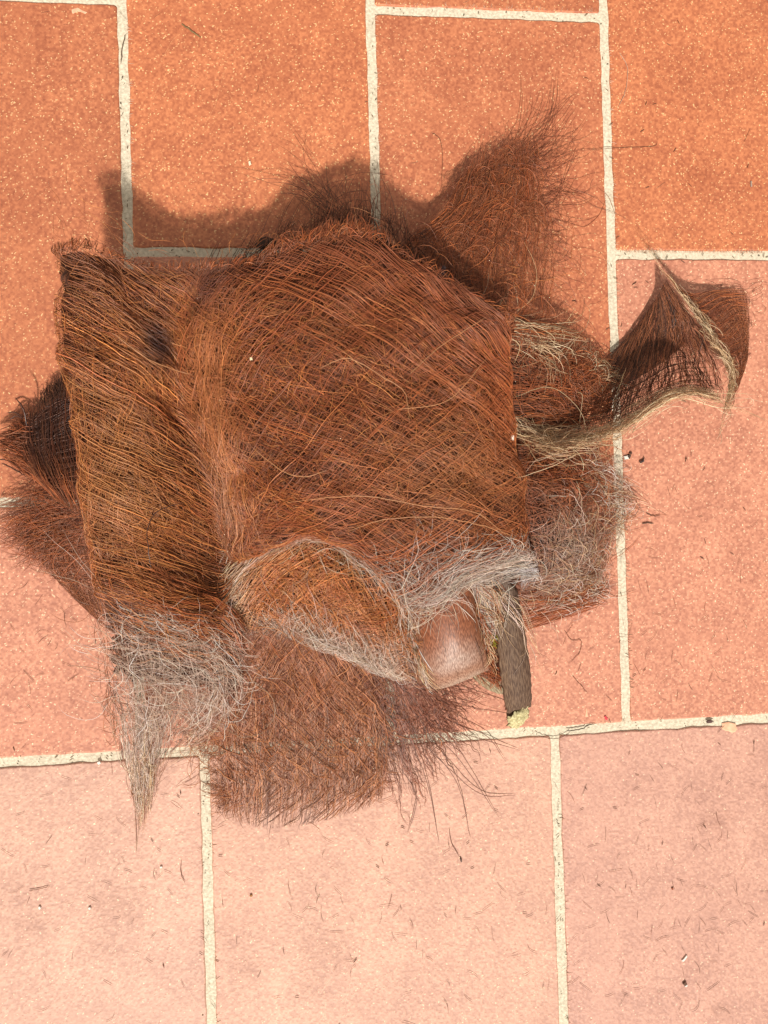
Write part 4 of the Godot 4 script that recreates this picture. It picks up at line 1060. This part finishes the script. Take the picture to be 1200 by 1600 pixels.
	part("tuft_felt", slab(t, 0.001, 0.0016, [0.03, 0.95, 0.0, 0.42], 0.06, Color(0.22, 0.085, 0.042), 0.2, 36, 36), felt, o)
	weave(f, t, {n = 150, c0 = Vector2(0.5, -0.12), c1 = Vector2(0.5, 0.3), d0 = Vector2(0.55, 0.12), d1 = Vector2(0.55, 0.05), r = 0.00028, pal = gold + rust, fringe = [0.02, 0.02, 0.1, 0], wob = 0.002, spread = 0.12, keep = 0.6, lift = 0.001, tones = [[0.5, 0.5, 1.0, 0.25, 0.8, ash]]})
	weave(f, t, {n = 170, c0 = Vector2(0.5, -0.1), c1 = Vector2(0.4, 0.75), d0 = Vector2(0.6, 0.1), d1 = Vector2(0.5, 0.0), r = 0.00024, pal = dull + rust, box = [0.0, 1.0, 0.0, 0.7], fringe = [0.0, 0.02, 0, 0.1], wob = 0.0022, spread = 0.12, keep = 0.7, tones = tt})
	weave(f, t, {n = 120, c0 = Vector2(0.0, 0.45), c1 = Vector2(0.8, 0.3), d0 = Vector2(0.03, 0.5), d1 = Vector2(0.0, 0.4), r = 0.00023, pal = dull + rust, fringe = [0.03, 0.0, 0, 0.1], wob = 0.0026, spread = 0.1, keep = 0.7, tones = tt})
	weave(f, t, {n = 110, c0 = Vector2(0.0, 0.75), c1 = Vector2(0.45, 0.75), d0 = Vector2(0.06, 0.3), d1 = Vector2(-0.04, 0.3), r = 0.00022, pal = grey + dull, fringe = [0.06, 0.0, 0, 0.12], wob = 0.003, spread = 0.1, keep = 0.8, tones = tt})
	part("tuft_weave", f.mesh(), strand, o, "stuff")
	f = Fibres.new()
	hairs(f, t, {n = 760, spots = [[0.4, 0.2, 0.4, 0.14, 1.4, 0.1], [0.3, 0.4, 0.3, 0.14, 1.2, 0.4], [0.75, 0.3, 0.2, 0.16, 1.0, 0.6], [0.75, 0.5, 0.2, 0.14, 0.9, 1.5], [0.25, 0.6, 0.2, 0.2, 0.9, 1.5]], spread = 0.6, both = 0.3, long = 0.036, r = 0.00014, pal = grey, lift = 0.009, curl = 40.0, kink = 120.0})
	hairs(f, t, {n = 420, spots = [[0.25, 0.75, 0.2, 0.16, 1.0, 1.5], [0.3, 0.9, 0.2, 0.1, 0.8, 1.55], [0.85, 0.7, 0.15, 0.16, 0.8, 1.6]], spread = 0.3, long = 0.034, r = 0.00014, pal = grey + straw + dull, lift = 0.004, curl = 30.0, kink = 150.0})
	hairs(f, t, {n = 90, spots = [[-0.02, 0.5, 0.03, 0.35, 1.0, 1.7]], spread = 0.3, long = 0.03, r = 0.0002, pal = dull, lift = 0.003, curl = 30.0, kink = 160.0})
	part("tuft_hairs", f.mesh(), grey_mat, o, "stuff")

	# single fibres that stand out on top
	for s in [[162, 1120, -1110, 369, 1140, -1173, 619, 1140, -1033, 757, 1130, -940, 787, 1130, -838, 798, 1120, -700], [-339, 960, -560, -133, 1040, -387, 26, 1080, -335, 187, 1100, -376], [-96, 940, -157, 410, 1130, -185, 874, 1120, -103, 1263, 1060, -47, 1529, 940, 128], [807, 1130, -1056, 1056, 1090, -1272, 1418, 1000, -1506], [-1295, 1060, -1385, -1075, 960, -1222, -874, 800, -1158, -781, 800, -1133], [344, 960, 68, 595, 1080, -10, 969, 1100, -17, 1312, 1040, 49, 1589, 900, 145], [704, 1150, -799, 1087, 1110, -869, 1404, 1020, -1190], [-1014, 940, 674, -984, 900, 866, -898, 860, 1016]]:
		part("stray_fibre", one_strand(s, 0.00034, Color(0.52, 0.26, 0.12)), strand, o)
	part("stray_fibre", one_strand([-856, 940, -177, -1021, 1040, -111, -1087, 1060, 23, -1082, 1060, 159, -1079, 1000, 299], 0.0004, Color(0.07, 0.03, 0.02)), strand, o)
	for s in [[-1419, 700, 1258, -1494, 550, 1384, -1505, 400, 1618, -1501, 260, 1783], [-439, 500, 1202, -272, 450, 1371, -263, 400, 1535, -349, 360, 1643], [-637, 350, 1629, -512, 360, 1695, -334, 360, 1664], [-1787, 600, 1020, -1552, 700, 1037, -1452, 700, 1114]]:
		part("stray_hair", one_strand(s, 0.00024, Color(0.36, 0.25, 0.16)), strand, o)
	part("seed_speck", chip([-344, 900, -1219, -325, 900, -1219, -321, 900, -1200, -340, 900, -1195], 0.098, 0.0012), strand_plain(Color(0.75, 0.62, 0.4)), o)
	part("white_speck", chip([1641, 800, -646, 1666, 800, -636, 1659, 800, -596, 1634, 800, -606], 0.076, 0.002), strand_plain(Color(0.75, 0.7, 0.6)), o)


func debris() -> void:
	var strand := fibre_material(0.55, 0.4)
	# crumbs that fell off the heap
	var bits := [
		["husk_scrap", "dark curled husk scrap in the gap at the mat's upper edge", "husk scrap", [-361, 100, -2265, -316, 100, -2341, -220, 100, -2374, -125, 100, -2342, -105, 100, -2267, -256, 100, -2212], 0.03, 0.003, Color(0.06, 0.03, 0.02)],
		["husk_scrap", "dark pointed husk scrap between the top mat and the wispy net sheet", "husk scrap", [1088, 600, -1880, 1122, 600, -1993, 1186, 600, -2055, 1227, 600, -2034, 1214, 600, -1963, 1150, 600, -1870], 0.058, 0.002, Color(0.05, 0.028, 0.03)],
		["bark_crumb", "dark bark crumb with white edge beside the mortar joint under the curled flap", "crumb", [2881, 0, -496, 2925, 0, -564, 2955, 0, -557, 2916, 0, -473], 0.0006, 0.002, Color(0.06, 0.035, 0.025)],
		["bark_crumb", "dark curled bark crumb alone on the tile right of the mortar joint", "crumb", [2993, 0, -459, 3041, 0, -481, 3066, 0, -521, 3058, 0, -458, 3010, 0, -436], 0.0006, 0.002, Color(0.05, 0.03, 0.025)],
		["plaster_crumb", "white crumb on the mortar joint under the curled flap", "crumb", [2853, 0, -520, 2912, 0, -530, 2922, 0, -484, 2863, 0, -474], 0.0004, 0.0016, Color(0.75, 0.72, 0.66)],
		["petal", "tiny red petal by the long mortar joint", "petal", [2599, 0, 1774, 2623, 0, 1764, 2651, 0, 1800, 2639, 0, 1827, 2610, 0, 1809], 0.0006, 0.0006, Color(0.60, 0.06, 0.08)],
		["bark_crumb", "dark flake lying across the long mortar joint on the right", "crumb", [3533, 0, 1876, 3594, 0, 1856, 3642, 0, 1876, 3605, 0, 1897, 3544, 0, 1899], 0.0006, 0.0014, Color(0.10, 0.055, 0.05)],
		["wood_chip", "small white splinter on the pinkish tile", "chip", [3232, 0, 3987, 3300, 0, 3919, 3317, 0, 3932, 3256, 0, 4001], 0.0006, 0.0012, Color(0.80, 0.78, 0.72)],
		["bark_crumb", "brown seed husk just below the white splinter on the pinkish tile", "crumb", [3237, 0, 4180, 3274, 0, 4149, 3297, 0, 4179, 3260, 0, 4210], 0.0006, 0.0016, Color(0.12, 0.06, 0.04)],
		["plaster_crumb", "white crumb touching the brown seed husk on the pinkish tile", "crumb", [3254, 0, 4210, 3297, 0, 4185, 3302, 0, 4203, 3272, 0, 4217], 0.0006, 0.001, Color(0.75, 0.74, 0.7)],
		["bark_crumb", "dark grey seed tip at the end of a thin stalk below the bristles", "crumb", [1272, 0, 2924, 1289, 0, 2919, 1305, 0, 2964, 1287, 0, 2980], 0.0006, 0.0014, Color(0.10, 0.06, 0.05)],
		["plaster_crumb", "white crumb just below the mortar joint left of the grey tuft", "crumb", [-1747, 0, 1921, -1711, 0, 1907, -1696, 0, 1935, -1728, 0, 1954], 0.0006, 0.0014, Color(0.8, 0.77, 0.72)],
		["plaster_crumb", "white crumb nearest the left border of the lower left tile", "crumb", [-2238, 0, 3074, -2218, 0, 3065, -2203, 0, 3087, -2224, 0, 3106], 0.0006, 0.0012, Color(0.8, 0.77, 0.72)],
		["plaster_crumb", "white crumb in the middle of the lower left tile", "crumb", [-1843, 0, 3110, -1817, 0, 3101, -1807, 0, 3128, -1833, 0, 3137], 0.0006, 0.0012, Color(0.8, 0.77, 0.72)],
		["plaster_crumb", "white crumb near the vertical joint right of the lower left tile", "crumb", [-1257, 0, 2816, -1231, 0, 2813, -1227, 0, 2834, -1253, 0, 2838], 0.0006, 0.001, Color(0.78, 0.75, 0.7)],
		["plaster_crumb", "pale yellowish crumb in the tile above the heap", "crumb", [-372, 0, -3098, -345, 0, -3110, -335, 0, -3066, -363, 0, -3044], 0.0006, 0.001, Color(0.75, 0.68, 0.5)],
		["bark_crumb", "pale and dark fleck alone near the right border of the upper right tile", "crumb", [4139, 0, -3001, 4158, 0, -3007, 4161, 0, -2931, 4142, 0, -2925], 0.0006, 0.0012, Color(0.35, 0.27, 0.22)],
		["bark_crumb", "orange-brown grain on the tile under the cut sheet", "crumb", [-528, 0, 3111, -501, 0, 3102, -491, 0, 3124, -518, 0, 3133], 0.0005, 0.001, Color(0.35, 0.16, 0.05)],
		["bark_crumb", "brown grain alone in the middle of the pinkish tile", "crumb", [3166, 0, 3331, 3196, 0, 3322, 3201, 0, 3345, 3177, 0, 3355], 0.0005, 0.001, Color(0.28, 0.08, 0.04)],
	]
	for b in bits:
		var o := part(b[0], chip(b[3], b[4], b[5] * 0.7, 0.7), strand_plain(b[6]), self)
		tag(o, b[1], b[2])
	var lines := [
		["dry_needle", "olive dry needle on the tile above the heap", "needle", [-897, 10, -4255, -818, 15, -4200, -735, 10, -4141], 0.0006, Color(0.22, 0.17, 0.08)],
		["loose_fibre", "dark thread lying in the vertical joint at the upper left, near its top", "fibre", [-1363, 10, -4141, -1387, 10, -4032, -1401, 10, -3897], 0.0004, Color(0.14, 0.08, 0.05)],
		["loose_fibre", "thick dark hair lying along the long mortar joint right of the stalk", "fibre", [2266, 10, 1889, 2406, 10, 1879, 2453, 10, 1848, 2535, 10, 1842], 0.0005, Color(0.06, 0.04, 0.03)],
		["loose_fibre", "long curved hair drooping across the joint below the narrow stalk", "fibre", [1989, 10, 1907, 2085, 10, 1940, 2172, 10, 1950, 2259, 10, 1922, 2307, 10, 1880], 0.0003, Color(0.16, 0.09, 0.06)],
		["loose_fibre", "short straight dark bit on the tile right of the joint, lower of two", "fibre", [3011, 10, 89, 3065, 10, 85, 3124, 10, 92], 0.0005, Color(0.10, 0.07, 0.05)],
		["loose_fibre", "short bent dark bit on the tile right of the joint, upper of two", "fibre", [3056, 10, -1, 3114, 10, 24, 3186, 10, 20], 0.0004, Color(0.13, 0.07, 0.05)],
		["loose_fibre", "thin stalk ending in a seed tip below the bristles", "fibre", [1194, 10, 2672, 1212, 10, 2800, 1281, 10, 2926], 0.0003, Color(0.16, 0.07, 0.05)],
		["loose_fibre", "pale curled hair on the upper right tile near the joint", "fibre", [2946, 10, -4131, 3013, 10, -4000, 2995, 10, -3798, 2911, 10, -3623], 0.0003, Color(0.55, 0.42, 0.33)],
		["loose_fibre", "hooked dark hair alone on the tile left of the wispy net sheet", "fibre", [1225, 10, -3374, 1291, 10, -3319, 1310, 10, -3190, 1296, 10, -2938], 0.00026, Color(0.14, 0.06, 0.04)],
		["loose_fibre", "curved hair on the lower middle tile near its left joint", "fibre", [-1078, 10, 2783, -1080, 10, 2889, -1051, 10, 2971], 0.0003, Color(0.25, 0.12, 0.08)],
		["loose_fibre", "short brown hair on the lower left tile", "fibre", [-2302, 10, 2939, -2217, 10, 2930, -2130, 10, 2916], 0.0003, Color(0.30, 0.16, 0.10)],
		["loose_fibre", "brown hooked hair on the tile right of the narrow stalk", "fibre", [2272, 10, 1008, 2333, 10, 1095, 2419, 10, 1104, 2399, 10, 1210, 2297, 10, 1307], 0.00026, Color(0.24, 0.10, 0.06)],
		["loose_fibre", "diagonal brown hair on the tile above the red petal", "fibre", [2328, 10, 1404, 2390, 10, 1480, 2462, 10, 1568], 0.00024, Color(0.24, 0.10, 0.06)],
		["loose_fibre", "long dark hair over the joint and tile right of the wispy net sheet", "fibre", [2537, 30, -3232, 2806, 20, -3259, 3048, 10, -3280, 3240, 10, -3295, 3277, 10, -3336], 0.00022, Color(0.13, 0.06, 0.04)],
	]
	for l in lines:
		var o := part(l[0], one_strand(l[3], l[4], l[5]), strand, self)
		tag(o, l[1], l[2])
	# fine hairs and dust too many to count
	var floor_net := Cloth.new([[-2464, 0, -4510, 842, 0, -4642, 4507, 0, -4789], [-2562, 0, -168, 708, 0, -78, 4330, 0, 23], [-2658, 0, 4097, 577, 0, 4403, 4157, 0, 4741]])
	var f := Fibres.new()
	hairs(f, floor_net, {n = 420, spots = [[0.6, 0.88, 0.3, 0.1, 1.2], [0.9, 0.85, 0.1, 0.12, 0.9], [0.85, 0.6, 0.12, 0.1, 0.6], [0.15, 0.85, 0.2, 0.12, 0.5], [0.5, 0.15, 0.5, 0.15, 0.25], [0.05, 0.6, 0.08, 0.1, 0.4]], aim = 0.4, spread = 2.0, long = 0.012, r = 0.00014, pal = [Color(0.20, 0.08, 0.05), Color(0.12, 0.06, 0.04), Color(0.36, 0.18, 0.12)], lift = 0.0006, curl = 60.0, step = 0.002})
	hairs(f, floor_net, {n = 160, spots = [[0.5, 0.75, 0.4, 0.25, 1.0], [0.85, 0.3, 0.15, 0.25, 0.5]], aim = 0.2, spread = 1.2, long = 0.004, r = 0.0003, pal = [Color(0.10, 0.05, 0.035), Color(0.18, 0.08, 0.05)], lift = 0.0006, curl = 60.0, step = 0.001})
	for j in [[0.02, 0.52, 0.1886, 0.1886], [-0.25, -0.1, 0.1886, 0.1886], [0.282, 0.282, -0.44, 0.18], [-0.1384, -0.1384, -0.44, -0.2], [0.0718, 0.0718, -0.44, -0.2], [0.282, 0.45, -0.23, -0.23], [-0.1384, 0.03, -0.232, -0.232], [-0.0865, -0.0865, 0.19, 0.45], [0.216, 0.216, 0.19, 0.45], [0.08, 0.28, -0.4445, -0.4445]]:
		for k in 26:
			var t := rng.randf()
			var side := rng.randfn(0.0, 0.0028)
			var a := Vector3(lerpf(j[0], j[1], t) + (side if j[0] == j[1] else 0.0), 0.0001, lerpf(j[2], j[3], t) + (side if j[0] != j[1] else 0.0))
			var b := a + Vector3(rng.randfn(0.0, 0.0014), 0.0003, rng.randfn(0.0, 0.0014))
			var shade_of := Color(0.10, 0.075, 0.05).lerp(Color(0.30, 0.22, 0.14), rng.randf())
			f.strand(PackedVector3Array([a, a.lerp(b, 0.5) + Vector3(0, 0.0003, 0), b]), rng.randf_range(0.0002, 0.0006), PackedColorArray([shade_of, shade_of, shade_of]))
	var dust := part("fibre_dust", f.mesh(), strand, self, "stuff")
	dust.set_meta("label", "fine short hairs and crumbs scattered over the tiles")
